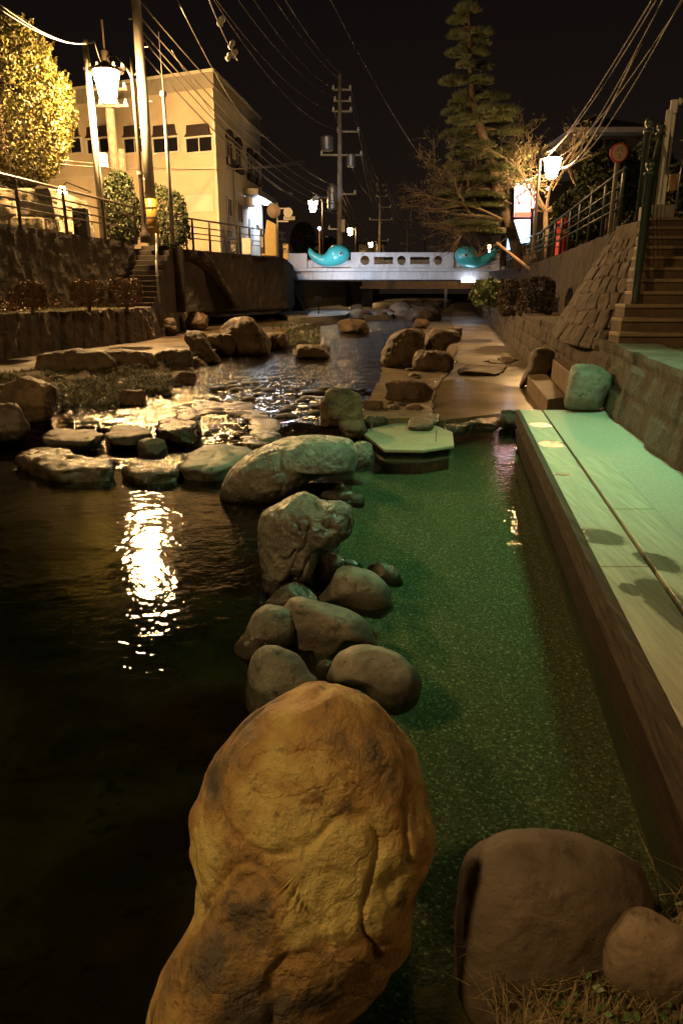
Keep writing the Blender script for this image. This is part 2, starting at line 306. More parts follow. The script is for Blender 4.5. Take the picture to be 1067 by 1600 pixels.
def blockwall(path, z0, z1, lean, name, m, bw=.6, bh=.3, step=.06, jitter=.035, thick=.5, groove=.03, slant=0.0, capm=None):
    """retaining wall of rough stone blocks along a ground path (list of (x,y[,z1])); real grooves and bulges"""
    P_ = [Vector((p[0], p[1], 0)) for p in path]; mb = MB(); segL = [(P_[i+1]-P_[i]).length for i in range(len(P_)-1)]; T = sum(segL)
    nx = min(900, max(2, int(T/step))); nz = max(3, int((z1-z0)/min(step, .06))); rows = []
    def pos(s):
        for i, l in enumerate(segL):
            if s <= l or i == len(segL)-1: d = (P_[i+1]-P_[i]).normalized(); return P_[i] + d*s, Vector((d.y, -d.x, 0)), i
            s -= l
    for i in range(nx+1):
        s = T*i/nx; p, n, k = pos(s); n = n*lean[0]; row = []
        for j in range(nz+1):
            z = z0 + (z1-z0)*j/nz; u = (s + slant*(z-z0))/bw; r = int((z-z0)/bh); u += .5*(r % 2) + .15*math.sin(r*7.1); fu = u % 1; fz = ((z-z0)/bh) % 1
            e = min(fu*bw, (1-fu)*bw, fz*bh, (1-fz)*bh)/groove; g = -groove*max(0, 1-e)
            bulge = jitter*noise.noise(Vector((math.floor(u)*3.1, r*5.3, 1.7)))*1.5 + jitter*.8*fbm(Vector((s*3, z*3, k)), 4)
            back = lean[1]*(z-z0)/(z1-z0)
            row.append(p - n*back + n*(g+bulge) + Vector((0, 0, z + (jitter*.5*noise.noise(Vector((s*2, 3, 1))) if j == nz else 0))))
        row.append(row[-1] - n*thick); row.append(Vector((row[-1].x, row[-1].y, z0))); rows.append(row)
    c = len(rows[0]); mb.add([v for r in rows for v in r], [(i*c+j, (i+1)*c+j, (i+1)*c+j+1, i*c+j+1) for i in range(nx) for j in range(c-1)] + [tuple(range(c)), tuple(nx*c+j for j in range(c))[::-1]])
    return mb.build(name, m)
# ================================================================ lamps (each lamp's light is its own glass)
SOD = (1.0, .58, .22)
def lantern_lamp(L, foot, label, strength, gname, group=None, s=1.0, col=SOD, radius=.075, band=False):
    """post with a curved arm and a tapered lantern; L = centre of the glass, foot = base of the post"""
    foot = Vector(foot); t = thing('street_lamp', foot, label, 'street lamp', group)
    top = Vector((foot.x, foot.y, L.z + .75*s)); d = Vector((L.x-foot.x, L.y-foot.y, 0))
    MB().lathe(foot, [(.17, 0), (.17, .25), (radius*1.3, .35), (radius, .6), (radius*.75, top.z-foot.z), (radius*.4, top.z-foot.z+.08)], 12).build('post', metal_b, t, True)
    arm = [top - Vector((0,0,.55*s)) + d*0, top - Vector((0,0,.2*s)) + d*.25, top + d*.6, top + d*.9 - Vector((0,0,.05)), Vector((L.x, L.y, L.z+.5*s))]
    MB().tube(arm, .035, 8).build('arm', metal_b, t, True)
    h = MB().lathe(L, [(.47*s, .34*s), (.44*s, .37*s), (.2*s, .47*s), (.06*s, .58*s)], 20).build('lamp_cap', metal_b, t, True)
    MB().lathe(L, [(.15*s, -.38*s), (.2*s, -.34*s), (.34*s, .33*s), (.33*s, .335*s)], 20).build('glass', emit(gname, tuple(c for c in col), strength), t, True)
    if band: MB().lathe(foot + Vector((0,0,2.0)), [(.105, 0), (.105, .08)], 12).build('band', white, t)
    return t
ZL, ZR = 3.2, 2.8                      # street levels on the left and right bank
Lbig = at(168, 134, Y=24)
lantern_lamp(Lbig, (at(207, 110, Y=24.3).x-.0, 24.3, ZL), 'tall brown street lamp with big glaring lantern in front of the cream building', 1300, 'glass_big', band=True, s=1.12)
Lr = at(862, 262, Y=31)
lantern_lamp(Lr, (at(846, 262, Y=31.1).x-.1, 31.1, ZR), 'street lamp glaring beside the pine tree and the red post box', 430, 'glass_right')
for (px, py, Y, fx, lab, st) in [(489, 322, 55, 504, 'street lamp with orange lantern hanging left of the tall utility pole', 120),
                             (547, 362, 88, 556, 'round glowing street lamp just right of the tall utility pole, above the bridge', 160),
                             (579, 383, 120, 589, 'small far street lamp glowing left of the second utility pole', 200)]:
    L = at(px, py, Y=Y); lantern_lamp(L, (at(fx, py, Y=Y).x, Y, ZL-.2), lab, st, 'glass_%d' % px, 'street lamps beyond the bridge')
L = at(767, 389, Y=70); lantern_lamp(L, (L.x+.9, 70, ZR), 'small glowing street lamp just above the right teal ornament', 45, 'glass_767')
# lamps of the same street that stand behind the photographer's position
lantern_lamp(Vector((-5.2, -2.0, 6.6)), (-6.6, -2.0, ZL), 'street lamp on the left street behind the big ochre boulder', 300, 'glass_back', col=(1, .64, .25))
lantern_lamp(Vector((6.6, -1.0, 7.0)), (8.0, -1.0, ZR), 'street lamp on the right street behind the wide steps', 70, 'glass_back_right')
# green flood lamp on the right terrace, just outside the picture
FL = Vector((3.0, 6.4, 5.7)); gl = thing('flood_lamp', (FL.x+.7, FL.y, 1.1), 'green flood lamp on a tall post on the right terrace', 'lamp')
MB().lathe((FL.x+.7, FL.y, 1.1), [(.1, 0), (.05, .1), (.045, 4.85)], 12).build('post', metal_g, gl, True)
MB().tube([Vector((FL.x+.7, FL.y, 5.9)), Vector((FL.x, FL.y, 6.0))], .03, 8).build('arm', metal_g, gl, True)
MB().lathe((FL.x, FL.y, 5.8), [(.2, 0), (.22, .12), (.1, .3)], 16).build('lamp_head', metal_g, gl, True)
ld = bpy.data.lights.new('green_flood', 'SPOT'); lo = bpy.data.objects.new('light', ld); COL.objects.link(lo); lo.parent = gl
ld.energy = 1350; ld.color = (.38, 1, .48); ld.spot_size = R(73); ld.spot_blend = 1.0; ld.shadow_soft_size = .45
lo.location = FL - Vector((FL.x+.7, FL.y, 1.1)); lo.rotation_euler = (Vector((1.35, 6.0, .2)) - FL).to_track_quat('-Z', 'Y').to_euler()
# floodlight on the left bank aimed at the bridge
b0 = Vector((-1.2, 38.5, 1.2)); fl = thing('floodlight', b0, 'small white floodlight low on the far left bank aimed at the bridge', 'lamp')
MB().box(b0 + Vector((0, -.1, .1)), Vector((.2, 0, 0)), Vector((0, .08, 0)), Vector((0, 0, .14))).build('housing', metal_b, fl, bevel=.01); MB().tube([b0, b0 - Vector((0, 0, .9))], .03, 6).build('stake', metal_b, fl)
ld = bpy.data.lights.new('bridge_flood', 'SPOT'); lo = bpy.data.objects.new('light', ld); COL.objects.link(lo); lo.parent = fl
ld.energy = 2400; ld.color = (.75, .84, 1); ld.spot_size = R(84); ld.spot_blend = .9; ld.shadow_soft_size = .1
lo.location = (0, .1, .1); lo.rotation_euler = (Vector((2.4, 45, 3.7)) - b0).to_track_quat('-Z', 'Y').to_euler()
# ================================================================ terrain
struct(MB().abox(-400, 400, -60, 800, -1.4, -.75).build('ground', mat('river_bed', (.14, .13, .05), (.03, .028, .015), 1.6, .9, .6, 8, c3=(.07, .06, .025), spots=.7, spotscale=6, dist=.05)))
WB = at(1067, 755, z=.42); wallx = lambda y: WB.x + (y-WB.y)*RD.x/RD.y      # foot of the right terrace wall
def rpt(y, off, z=0): return Vector((wallx(y)+off, y, z))
S0 = at(966, 540, z=1.08); S1x = S0.x; sy = 8.5; rise = .156; tread = .33; NS = 11
def sxl(k):
    px = [966, 970, 975, 990][k] if k < 4 else 990 + (k-3)*3.3
    return (px-533.5)/F*((sy+k*tread)*math.cos(PITCH) + (H-1.08-k*rise)*math.sin(PITCH))
# left bank
LB = [at(0, 606, z=.3), at(60, 594, z=.3), at(150, 584, z=.3), at(235, 573, z=.3), at(300, 564, z=.3), at(345, 545, z=.3), at(425, 528, z=.3), at(470, 510, z=.3), at(520, 500, z=.3), at(575, 497, z=.3), at(600, 485, z=.3), at(612, 478, z=.3)]
LW = [(-8.6, -12), (-8.3, 5), tuple(at(0, 562, z=.35)[:2]), tuple(at(240, 530, z=.35)[:2]), tuple(at(330, 504, z=.35)[:2]), (-3.5, 37), (-2.2, 50), (3, 90)]
lb = [(-7.6, -12), (-6.8, 6)] + [tuple(p[:2]) for p in LB] + [(8, 110), (4, 110)] + [(x-.6, y) for x, y in LW[::-1][1:]]
struct(sheet(lb, .33, 1.2, 'left_bank', conc_wet))
# left terrace with turf
LS = [(-9.6, -12), (-9.4, 6), tuple(at(-10, 350, z=ZL)[:2]), tuple(at(215, 382, z=ZL)[:2])]       # street edge before the stairs
LS2 = [tuple(at(260, 388, z=ZL)[:2]), tuple(at(345, 397, z=ZL-.05)[:2]), tuple(at(448, 411, z=ZL-.2)[:2]), (at(448, 411, z=ZL-.2).x-.2, 44.9), (at(448, 411, z=ZL-.2).x+.5, 52.2), (6, 110)]
print('LS', LS, LS2, 'LW', LW)
tl = [(x-.3, y) for x, y in LW] + [(x-2.5, y) for x, y in (LS+LS2)[::-1]]
struct(sheet(tl, 1.20, 1.0, 'left_terrace', turf))
# street slab left
struct(sheet([(-300, -30)] + [(x-.35, y) for x, y in LS+[(LS[-1][0]-.1, LS[-1][1]+.6)]] + [(LS2[0][0]-1.6, LS2[0][1]-.2)] + [(x-.35, y) for x, y in LS2] + [(14, 300), (-300, 300)], ZL-.02, 2.5, 'left_street', asphalt))
# street slab right
RS = [(at(965, 361, z=ZR).x+.0, at(965, 361, z=ZR).y), (at(840, 410, z=ZR).x, at(840, 410, z=ZR).y), (at(800, 421, z=ZR).x, 45), (at(800, 421, z=ZR).x+5, 80), (30, 160)]
print('RS', RS, 'WB', WB, 'bench', at(808, 640, z=.42))
struct(sheet([(sxl(10)-.0, 12.15)] + [(x+.25, y) for x, y in RS] + [(60, 300), (300, 300), (300, 12.1)], ZR-.02, 2.5, 'right_street', asphalt))
# right terrace
struct(sheet([tuple(rpt(-12, .35)[:2]), tuple(rpt(60, .35)[:2]), tuple(rpt(95, 3)[:2]), (60, 95), (60, -12)], 1.08, 1.5, 'right_terrace', mat('terrace_soil', (.16, .12, .045), (.09, .065, .025), 1.5, .95, .9, 45, c3=(.13, .105, .035), spots=.5, spotscale=12, dist=.03)))
# path on the right bank and its stone edging
BL = at(808, 640, z=.42); benchx = lambda y: BL.x + (y-BL.y)*RD.x/RD.y
pe = [(650, 661), (656, 645), (664, 600), (688, 575), (712, 548), (706, 524), (690, 508), (690, 490), (704, 478), (716, 472)]
pl = [at(x, y, z=.1) for x, y in pe]
ppoly = [tuple(p[:2]) for p in pl] + [tuple(rpt(110, .2)[:2]), tuple(rpt(7.99, .2)[:2]), (benchx(8.0)+.15, 7.99), (benchx(9.7)+.1, 9.75)]
struct(sheet(ppoly, .10, 1.0, 'path', path_mat))
tile = mat('path_tiles', (.30, .28, .25), (.22, .2, .18), 2, .3, .1, 20)
tp = [at(x, y, z=.13) for x, y in [(692, 497), (750, 497), (738, 487), (700, 487)]]
pt = struct(sheet([tuple(p[:2]) for p in tp], .13, .02, 'path_tiling', tile))
# bath floor with pebbles
gm = mat('bath_gravel', (.18, .175, .11), (.045, .045, .026), 58, .85, .9, 80, c3=(.115, .11, .07), dist=.03, spots=1.0, spotscale=62, spotcol=(.6, .58, .44))
bx = [at(x, y, z=-.32) for x, y in [(560, 700), (555, 800), (590, 1000), (640, 1180), (680, 1400), (690, 1700)]]
BL = at(808, 640, z=.42); benchx = lambda y: BL.x + (y-BL.y)*RD.x/RD.y
struct(sheet([(p[0]-.3, p[1]) for p in bx] + [(bx[-1].x-.3, -1.5), (benchx(-1.5)+.3, -1.5), (benchx(9.9)+.3, 9.9), (bx[0].x-.3, 9.9)], -.22, .4, 'bath_floor', gm))
# water
wm_pool = water_mat('water_pool', (.25, .25, .17), [(1.6, .15, .10, (1, 1, 1)), (9, .17, .02, (1, 1.5, 1)), (30, .10, .005, (1, 1.3, 1))], mirror=1.25)
wm_bath = water_mat('water_bath', (.66, .76, .62), [(2.5, .14, .04, (1, 1, 1)), (13, .16, .012, (1, 1.2, 1)), (40, .12, .004, (1, 1, 1))], mirror=1.0)
wm_river = water_mat('water_river', (.22, .2, .14), [(2.2, .55, .16, (1, 1.3, 1)), (9, .6, .05, (1, 1.6, 1)), (24, .5, .014, (1, 1.5, 1))], rough=.06, mirror=1.5)
wm_path = water_mat('water_path', (.85, .8, .7), [(2, .1, .02, (1, 1, 1)), (14, .12, .006, (1, 1, 1))], rough=.16, mirror=.45)
def wsheet(name, poly, z, m, nx=0):
    mb = MB(); mb.add([(p[0], p[1], z) for p in poly], [tuple(range(len(poly)))]); return struct(mb.build(name, m))
dv = [at(x, y, z=0) for x, y in [(560, 694), (545, 800), (520, 900), (480, 1000), (500, 1150), (520, 1400), (560, 1750)]]
near_edge = [(-12, 7.6), tuple(at(50, 722, z=0)[:2]), tuple(at(200, 738, z=0)[:2]), tuple(at(400, 712, z=0)[:2]), tuple(at(560, 672, z=0)[:2])]
wsheet('pool_water', [(-12, -3)] + near_edge + [tuple(p[:2]) for p in dv] + [(dv[-1].x, -3)], 0, wm_pool)
wsheet('bath_water', [tuple(p[:2]) for p in dv[::-1]] + [tuple(at(562, 650, z=0)[:2]), (benchx(9.85), 9.85), (benchx(-1.5)+.1, -1.5), (dv[-1].x, -1.5)], 0.001, wm_bath)
wsheet('path_water', [tuple(at(654, 656, z=.115)[:2]), tuple(at(660, 600, z=.115)[:2]), tuple(at(715, 590, z=.115)[:2]), tuple(rpt(11.5, .1)[:2]), tuple(rpt(8.2, .1)[:2]), (benchx(8.3)+.16, 8.3), tuple(at(790, 655, z=.115)[:2])], .115, wm_path)
# upstream river: a rippled mesh that steps down over the stones
RE = [at(a, b, z=.13) for a, b in [(545, 690), (566, 664), (572, 640), (590, 605), (600, 572), (606, 545), (640, 514), (672, 500), (690, 486), (702, 475)]]
def xright(y):
    if y <= RE[0].y: return RE[0].x
    for a, b in zip(RE[:-1], RE[1:]):
        if a.y <= y <= b.y: return a.x + (b.x-a.x)*(y-a.y)/(b.y-a.y)
    return RE[-1].x + .16*(y-RE[-1].y)
mb = MB(); nxr, ny = 150, 210; ys = [7.0 + 4.5*(i/90) if i < 90 else 11.5 + (i-90)**1.45*.112 for i in range(ny)]
for y in ys:
    xl = -11 + .16*(y-7) + 3.0*min(1, max(0, (y-16)/10)); xr = xright(y)
    for i in range(nxr):
        x = xl + (xr-xl)*i/(nxr-1); q = Vector((x*1.7, y*1.5, 0)); rapid = max(0, min(1, (14.0-y)/2.5))*.8 + .36
        z = .13 + .002*(y-9) + rapid*(.035*fbm(q, 3) + .014*fbm(q*3.3, 3))
        edge = max(0, min(1, (y-8.1 + .5*noise.noise(Vector((x*.8, 4, 0))))/.8)); mb.v.append((x, y, -.06 + (z+.06)*edge))
mb.f = [(j*nxr+i, j*nxr+i+1, (j+1)*nxr+i+1, (j+1)*nxr+i) for j in range(ny-1) for i in range(nxr-1)]
struct(mb.build('river_water', wm_river, smooth=True))
# ================================================================ right side: foot bath bench, ledge, wall
bt = thing('foot_bath_bench', (BL.x, 4, -.3), 'long low deck bench of pale boards with dark timber front beside the green foot bath', 'bench')
g0 = at(848, 642, z=.42); g1 = at(951, 714, z=.42); off1 = g0.x-benchx(g0.y); off2 = g1.x-benchx(g1.y)
w1, w2 = off1, off2-off1; print('widths', w1, w2, 'ledge', wallx(5)-benchx(5))
def deckrow(o0, o1, cuts, z=.42):
    for a, b in zip(cuts[:-1], cuts[1:]):
        p = [Vector((benchx(a+.004)+o0, a+.004, z-.04)), Vector((benchx(a+.004)+o1, a+.004, z-.04)), Vector((benchx(b-.004)+o1, b-.004, z-.04)), Vector((benchx(b-.004)+o0, b-.004, z-.04))]
        MB().prism(p, Vector((0, 0, .04))).build('board', plank, bt, bevel=.005)
yb = [at(x, y, z=.42).y for x, y in [(938, 885), (880, 728)]]
deckrow(.03, w1-.012, [-1.3, .9, yb[0], yb[1], BL.y])
yc = [at(x, y, z=.42).y for x, y in [(975, 795), (920, 690)]]
deckrow(w1+.012, w1+w2-.006, [-1.3, 1.3, yc[0], yc[1]-.6])
def fas(x0, x1, z0, z1, nm, m, bev=.004):
    MB().prism([Vector((benchx(-1.3)+x0, -1.3, z0)), Vector((benchx(-1.3)+x1, -1.3, z0)), Vector((benchx(BL.y)+x1, BL.y, z0)), Vector((benchx(BL.y)+x0, BL.y, z0))], Vector((0, 0, z1-z0))).build(nm, m, bt, bevel=bev)
fas(-.02, .027, .27, .425, 'front_board', timber); fas(0.012, .05, .04, .267, 'lower_board', mat('timber_black', (.035, .022, .014), (.015, .01, .007), 3, .85, .5, 14, spec=.1, stretch=(12, .7, 12), dist=.01)); fas(.06, w1+w2-.02, -.34, .376, 'base', conc_dark)
lg = MB().prism([Vector((benchx(-1.3)+w1+w2, -1.3, .0)), Vector((wallx(-1.3)+.3, -1.3, 0)), Vector((wallx(BL.y+.02)+.3, BL.y+.02, 0)), Vector((benchx(BL.y+.02)+w1+w2, BL.y+.02, 0))], Vector((0, 0, .412))).build('ledge', ledge); struct(lg)
ys_ = yc[1]-.6
MB().prism([Vector((benchx(ys_+.01)+w1+.012, ys_+.01, .0)), Vector((benchx(ys_+.01)+w1+w2-.003, ys_+.01, 0)), Vector((benchx(BL.y)+w1+w2-.003, BL.y, 0)), Vector((benchx(BL.y)+w1+.012, BL.y, 0))], Vector((0, 0, .416))).build('end_slab', ledge, bt)
# soaked patches in the boards: (centre on the deck, half sizes in metres)
soak(plank, [(tuple(at(940, 838, z=.42)), (.13, .16)), (tuple(at(1052, 950, z=.42)), (.10, .40)), (tuple(at(860, 694, z=.42)), (.13, .15)), (tuple(at(842, 663, z=.42)), (.14, .16)), (tuple(at(876, 741, z=.42)), (.09, .05)), (tuple(at(906, 700, z=.42)), (.08, .05)), (tuple(at(1030, 880, z=.42)), (.09, .16)), (tuple(at(985, 920, z=.42)), (.05, .08))])
rw = blockwall([tuple(rpt(y, 0)[:2]) for y in (-2, 8, 16, 28, 45, 66)], .1, 1.12, (1, .14), 'terrace_wall', mat('wall_blocks', (.10, .078, .056), (.045, .034, .025), 2.5, .85, .9, 16, spots=.6, spotscale=9, dist=.04), bw=.5, bh=.3, step=.06, jitter=.035, groove=.022)
# blockwall faces right of travel; flip side for this wall
for v in rw.data.vertices:
    y = v.co.y; x0 = wallx(y); v.co.x = x0 - (v.co.x - x0)
tag(rw, 'long low mossy stone block wall along the right terrace beside the deck bench', 'stone wall')
# bench steps and their boulders
st = thing('stone_steps', at(860, 600, z=.1), 'two short stone steps between two round boulders at the terrace wall', 'steps')
def pixbox(pts, z1, z0, nm, m, par, bev=.012):
    p = [at(x, y, z=z1) for x, y in pts]; return MB().prism([q + Vector((0, 0, z0-z1)) for q in p], Vector((0, 0, z1-z0))).build(nm, m, par, bevel=bev)
stm = mat('step_stone', (.22, .155, .09), (.14, .095, .06), 3, .6, .3, 30)
pixbox([(824, 586), (853, 583), (884, 620), (855, 624)], .36, .05, 'step', stm, st)
pixbox([(863, 561), (900, 559), (920, 574), (890, 582)], .66, .05, 'step', stm, st)
rock([(822, 575), (829, 552), (842, 543), (858, 545), (870, 556), (866, 575), (850, 590), (832, 596), (812, 606), (814, 592)], .1, 'rounded boulder at the far side of the two stone steps', stm if 0 else rock_brown, thick=.9, push=.2, amp=.045, cuts=1)
rock([(893, 574), (912, 568), (938, 572), (953, 586), (955, 605), (946, 625), (936, 641), (905, 642), (882, 636), (884, 605)], .42, 'square pale boulder lit green, between the stone steps and the deck bench', rock_pale, thick=.9, push=.2, amp=.045, cuts=1)
rock((848, 626, 872, 642), .1, 'small stone at the foot of the two stone steps', rock_pale)
rock((779, 640, 814, 671), .0, 'block of rough stone against the far end of the deck bench', rock_grey)
slabrock((722, 652, 781, 668), -.01, .10, 'low long kerb stone at the far edge of the foot bath', rock_grey, name='kerb_stone')
slabrock((682, 654, 740, 674), -.01, .08, 'flat mossy stone at the far edge of the foot bath right of the octagon deck', rock_grey, name='kerb_stone')
slabrock((653, 648, 690, 664), .05, .09, 'small mossy stone directly behind the octagon deck', rock_grey, name='kerb_stone')
# octagonal deck
oct_ = [(562, 674), (622, 661), (672, 662), (707, 676), (709, 697), (661, 704), (600, 703)]
ot = thing('octagon_deck', at(636, 685, z=0), 'small pale octagonal wooden deck at the head of the foot bath', 'deck')
op = [at(x, y-1, z=.07) for x, y in oct_]
MB().prism([p - Vector((0, 0, .035)) for p in op], Vector((0, 0, .035))).build('deck_top', mat('octagon_board', (.33, .31, .21), (.24, .22, .15), 4, .5, .2, 20, spots=.3, spotscale=8), ot, bevel=.008)
C0 = sum(op, Vector())/len(op)
MB().prism([C0 + (p-C0)*.9 + Vector((0, 0, -.405)) for p in op], Vector((0, 0, .368))).build('stone_base', rock_dark, ot)
for x, y in [(580, 672), (694, 672), (681, 690)]:
    q = at(x, y, z=.07); MB().tube([q, q+Vector((0, 0, .13))], .006, 6).build('peg', steel, ot)
# ================================================================ steps, slanted abutment and rails on the right
stt = thing('stone_staircase', (S1x+1, sy, 1.08), 'wide flight of brown stone steps climbing to the right street', 'staircase')
sm = mat('stair_stone', (.13, .085, .05), (.07, .045, .028), 3, .7, .4, 30, spots=.4, spotscale=6)
for k in range(NS):
    y0 = sy + k*tread; z0 = 1.08 + k*rise; xl = sxl(k)
    MB().abox(xl, S1x+5, y0+.02, y0+tread+.02, z0-(.2 if k else .1), z0+rise-.045).build('step', sm, stt)
    MB().abox(xl-.01, S1x+5, y0-.01, y0+tread+.018, z0+rise-.045, z0+rise).build('tread', mat('stair_nosing', (.26, .19, .11), (.18, .13, .08), 5, .6, .2), stt, bevel=.008)
# slanted stone abutment left of the steps (a battered quarter-cone of masonry)
top = at(985, 352, z=ZR); TL = at(950, 366, z=ZR); b0 = at(868, 520, z=1.08); b1 = at(890, 532, z=1.08); b2 = at(958, 541, z=1.08)
ab = MB(); ub = [at(860, 512, z=1.05), at(866, 524, z=1.05), at(895, 534, z=1.05), at(930, 540, z=1.05), at(962, 541, z=1.05)]; ut = [at(958, 363, z=ZR), at(968, 359, z=ZR), at(980, 355, z=ZR), at(992, 351, z=ZR), Vector((sxl(10)+.05, 11.9, ZR))]
ub = [Vector((p.x, p.y, 1.0)) for p in ub]; ns = 90; nu = 120
def lerp_poly(P_, t):
    t *= len(P_)-1; i = min(int(t), len(P_)-2); return P_[i].lerp(P_[i+1], t-i)
for i in range(nu+1):
    a = lerp_poly(ub, i/nu); b = lerp_poly(ut, i/nu)
    for j in range(ns+1):
        p = a.lerp(b, j/ns); row = j/ns*8 + .25*noise.noise(p*1.5); u = i/nu*7 + .5*(int(row) % 2) + .3*noise.noise(p*2 + Vector((3, 1, 0))); g = -.05*max(0, 1-min(u % 1, 1-u % 1)*7) - .05*max(0, 1-min(row % 1, 1-row % 1)*6)
        k = .055*fbm(p*2.2, 5) + .05*noise.noise(Vector((math.floor(u)*3.3, math.floor(row)*5.1, 2))) + g; ab.v.append(tuple(p + Vector((-k*.6, -k, 0))))
ab.f = [(i*(ns+1)+j, (i+1)*(ns+1)+j, (i+1)*(ns+1)+j+1, i*(ns+1)+j+1) for i in range(nu) for j in range(ns)]
k = len(ab.v); ab.v += [(sxl(10)+.05, 13, 1.0), (sxl(10)+.1, 13.5, ZR), (5.45, 15.0, ZR), (5.45, 15.0, 1.0)]
n0 = nu*(ns+1); ab.f += [tuple(n0+j for j in range(ns+1)) + (k+1, k), tuple(j for j in range(ns, -1, -1)) + (k+3, k+2), tuple(i*(ns+1)+ns for i in range(nu+1)) + (k+1, k+2)]
tag(ab.build('stone_abutment', stonewall), 'slanting dark stone abutment beside the wide flight of steps', 'stone abutment')
# street retaining wall right
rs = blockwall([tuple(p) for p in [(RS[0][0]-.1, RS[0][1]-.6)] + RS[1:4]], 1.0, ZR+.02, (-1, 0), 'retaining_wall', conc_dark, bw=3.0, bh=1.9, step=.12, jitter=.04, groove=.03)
n_ = RN
tag(rs, 'dark concrete retaining wall below the right street railing', 'retaining wall')
def railing(base, h, fr, label, m, posts=None, nm='railing', rp=.045, rr=.028, group=None):
    t = thing(nm, base[0], label, 'railing', group); b = [Vector(p) for p in base]
    for f in fr:
        MB().tube([p + Vector((0, 0, h*f)) for p in b], rr*(1.25 if f > .95 else .8), 8).build('rail', m, t, True)
    L = [0]
    for i in range(len(b)-1): L.append(L[-1] + (b[i+1]-b[i]).length)
    for s in posts:
        for i in range(len(b)-1):
            if s <= L[i+1]+1e-6: p = b[i].lerp(b[i+1], (s-L[i])/(L[i+1]-L[i])); break
        MB().lathe(p, [(rp*1.0, 0), (rp, h*.93), (rp*.8, h*.96), (rp*.4, h)], 8).build('post', m, t, True)
    return t
FR = (1.0, .76, .56, .40)
rb = [Vector((x+.02, y, ZR)) for x, y in RS[:3]]; Lr_ = (rb[1]-rb[0]).length
railing(rb, 1.1, FR, 'long dark green pipe railing along the right street in front of the red post box', metal_g, [i*1.75+.1 for i in range(int(Lr_/1.75)+8)])
# ---- stair-side handrail and tall barred gate posts
hr = thing('handrail', (S1x+.05, 9.4, 1.5), 'dark green handrail with ball-topped posts on the left of the steps', 'handrail')
n0_ = at(1003, 370, Y=9.4); f0_ = at(1027, 240, Y=12.2)
hp = [Vector((n0_.x, 9.4, 1.5)), Vector((f0_.x, 12.2, ZR))]
q0, q1 = Vector((n0_.x, 9.4, at(1017, 275, Y=9.4).z)), Vector((f0_.x, 12.2, at(1029, 212, Y=12.2).z))
for p, t_ in ((hp[0], q0), (hp[1], q1)):
    MB().lathe(p, [(.055, 0), (.05, .1), (.05, t_.z-p.z), (.075, t_.z-p.z+.01), (.075, t_.z-p.z+.04), (.03, t_.z-p.z+.06), (.065, t_.z-p.z+.1), (.065, t_.z-p.z+.14), (.02, t_.z-p.z+.19)], 12).build('post', metal_g, hr, True)
for dz in (0, -1.1): MB().tube([q0 + Vector((0,0,dz-.05)), q1 + Vector((0,0,dz-.05))], .03, 8).build('rail', metal_g, hr, True)
for k in range(1, 14):
    p = hp[0].lerp(hp[1], k/14); t1 = q0.lerp(q1, k/14); MB().tube([Vector((p.x, p.y, t1.z-1.15)), Vector((p.x, p.y, t1.z-.06))], .011, 6).build('bar', metal_g, hr, True)
gx_ = at(1008, 240, Y=12.6).x; gp = thing('ball_post', Vector((gx_, 12.6, ZR)), 'ball-topped dark post just left of the white board post', 'post')
MB().lathe((gx_, 12.6, ZR), [(.05, 0), (.05, 1.3), (.08, 1.32), (.08, 1.36), (.03, 1.4), (.07, 1.45), (.06, 1.52), (.02, 1.56)], 12).build('shaft', metal_g, gp, True)
# white notice post and barred fence at the top of the steps
WP = at(1027, 322, Y=12.3); wt = thing('notice_board', Vector((WP.x, 12.3, ZR)), 'white framed notice board seen edge-on at the top of the steps', 'notice board')
W2 = at(1045, 227, Y=13.5); W1 = Vector((WP.x, 12.3, 0)); W2 = Vector((W2.x, 13.5, 0)); wd = (W2-W1).normalized(); wn = Vector((wd.y, -wd.x, 0)); zt1, zt2 = at(1041, 172, Y=12.3).z, at(1052, 180, Y=13.5).z; Z = Vector((0, 0, 1))
for p, z1 in ((W1, zt1), (W2, zt2)): MB().prism([p + wd*a + wn*b + Z*(ZR+.05) for a, b in ((-.05, -.045), (.05, -.045), (.05, .045), (-.05, .045))], Z*(z1-ZR-.05)).build('post', white, wt, bevel=.006)
MB().prism([W1 + wd*.052 - wn*.015 + Z*(ZR+.85), W2 - wd*.052 - wn*.015 + Z*(ZR+.85), W2 - wd*.052 + wn*.015 + Z*(ZR+.85), W1 + wd*.052 + wn*.015 + Z*(ZR+.85)], Z*(zt1-ZR-1.0)).build('board', mat('board_grey', (.35, .34, .32), (.3, .29, .27), 4, .5, .1), wt)
q = W2 + Z*zt2; MB().box(q + Z*.12, wd*.07, wn*.06, Z*.11).build('top_cap', white, wt, bevel=.02); MB().lathe(q + Z*.2 + wn*.09, [(.02, -.05), (.05, 0), (.02, .05)], 8).build('bell', white, wt, True)
MB().abox(WP.x-.2, WP.x+.22, 12.15, 12.55, ZR-.02, ZR+.22).build('foot_block', conc, wt, bevel=.01)
bf = thing('barred_fence', (WP.x+.3, 12.4, ZR), 'grey fence of upright bars at the top right corner of the steps', 'fence')
for z in (.12, 1.18): MB().tube([Vector((WP.x+.26, 12.4, ZR+z)), Vector((WP.x+3, 12.4, ZR+z))], .022, 8).build('rail', steel, bf, True)
for k in range(22): MB().tube([Vector((WP.x+.34+k*.16, 12.4, ZR+.12)), Vector((WP.x+.34+k*.16, 12.4, ZR+1.18))], .012, 6).build('bar', steel, bf, True)
q = at(1050, 285, Y=12.34); MB().abox(q.x-.05, q.x+.07, 12.32, 12.36, q.z-.12, q.z+.12).build('tag', mat('tag_yellow', (.5, .32, .12), (.45, .28, .1), 4, .5, 0), bf)
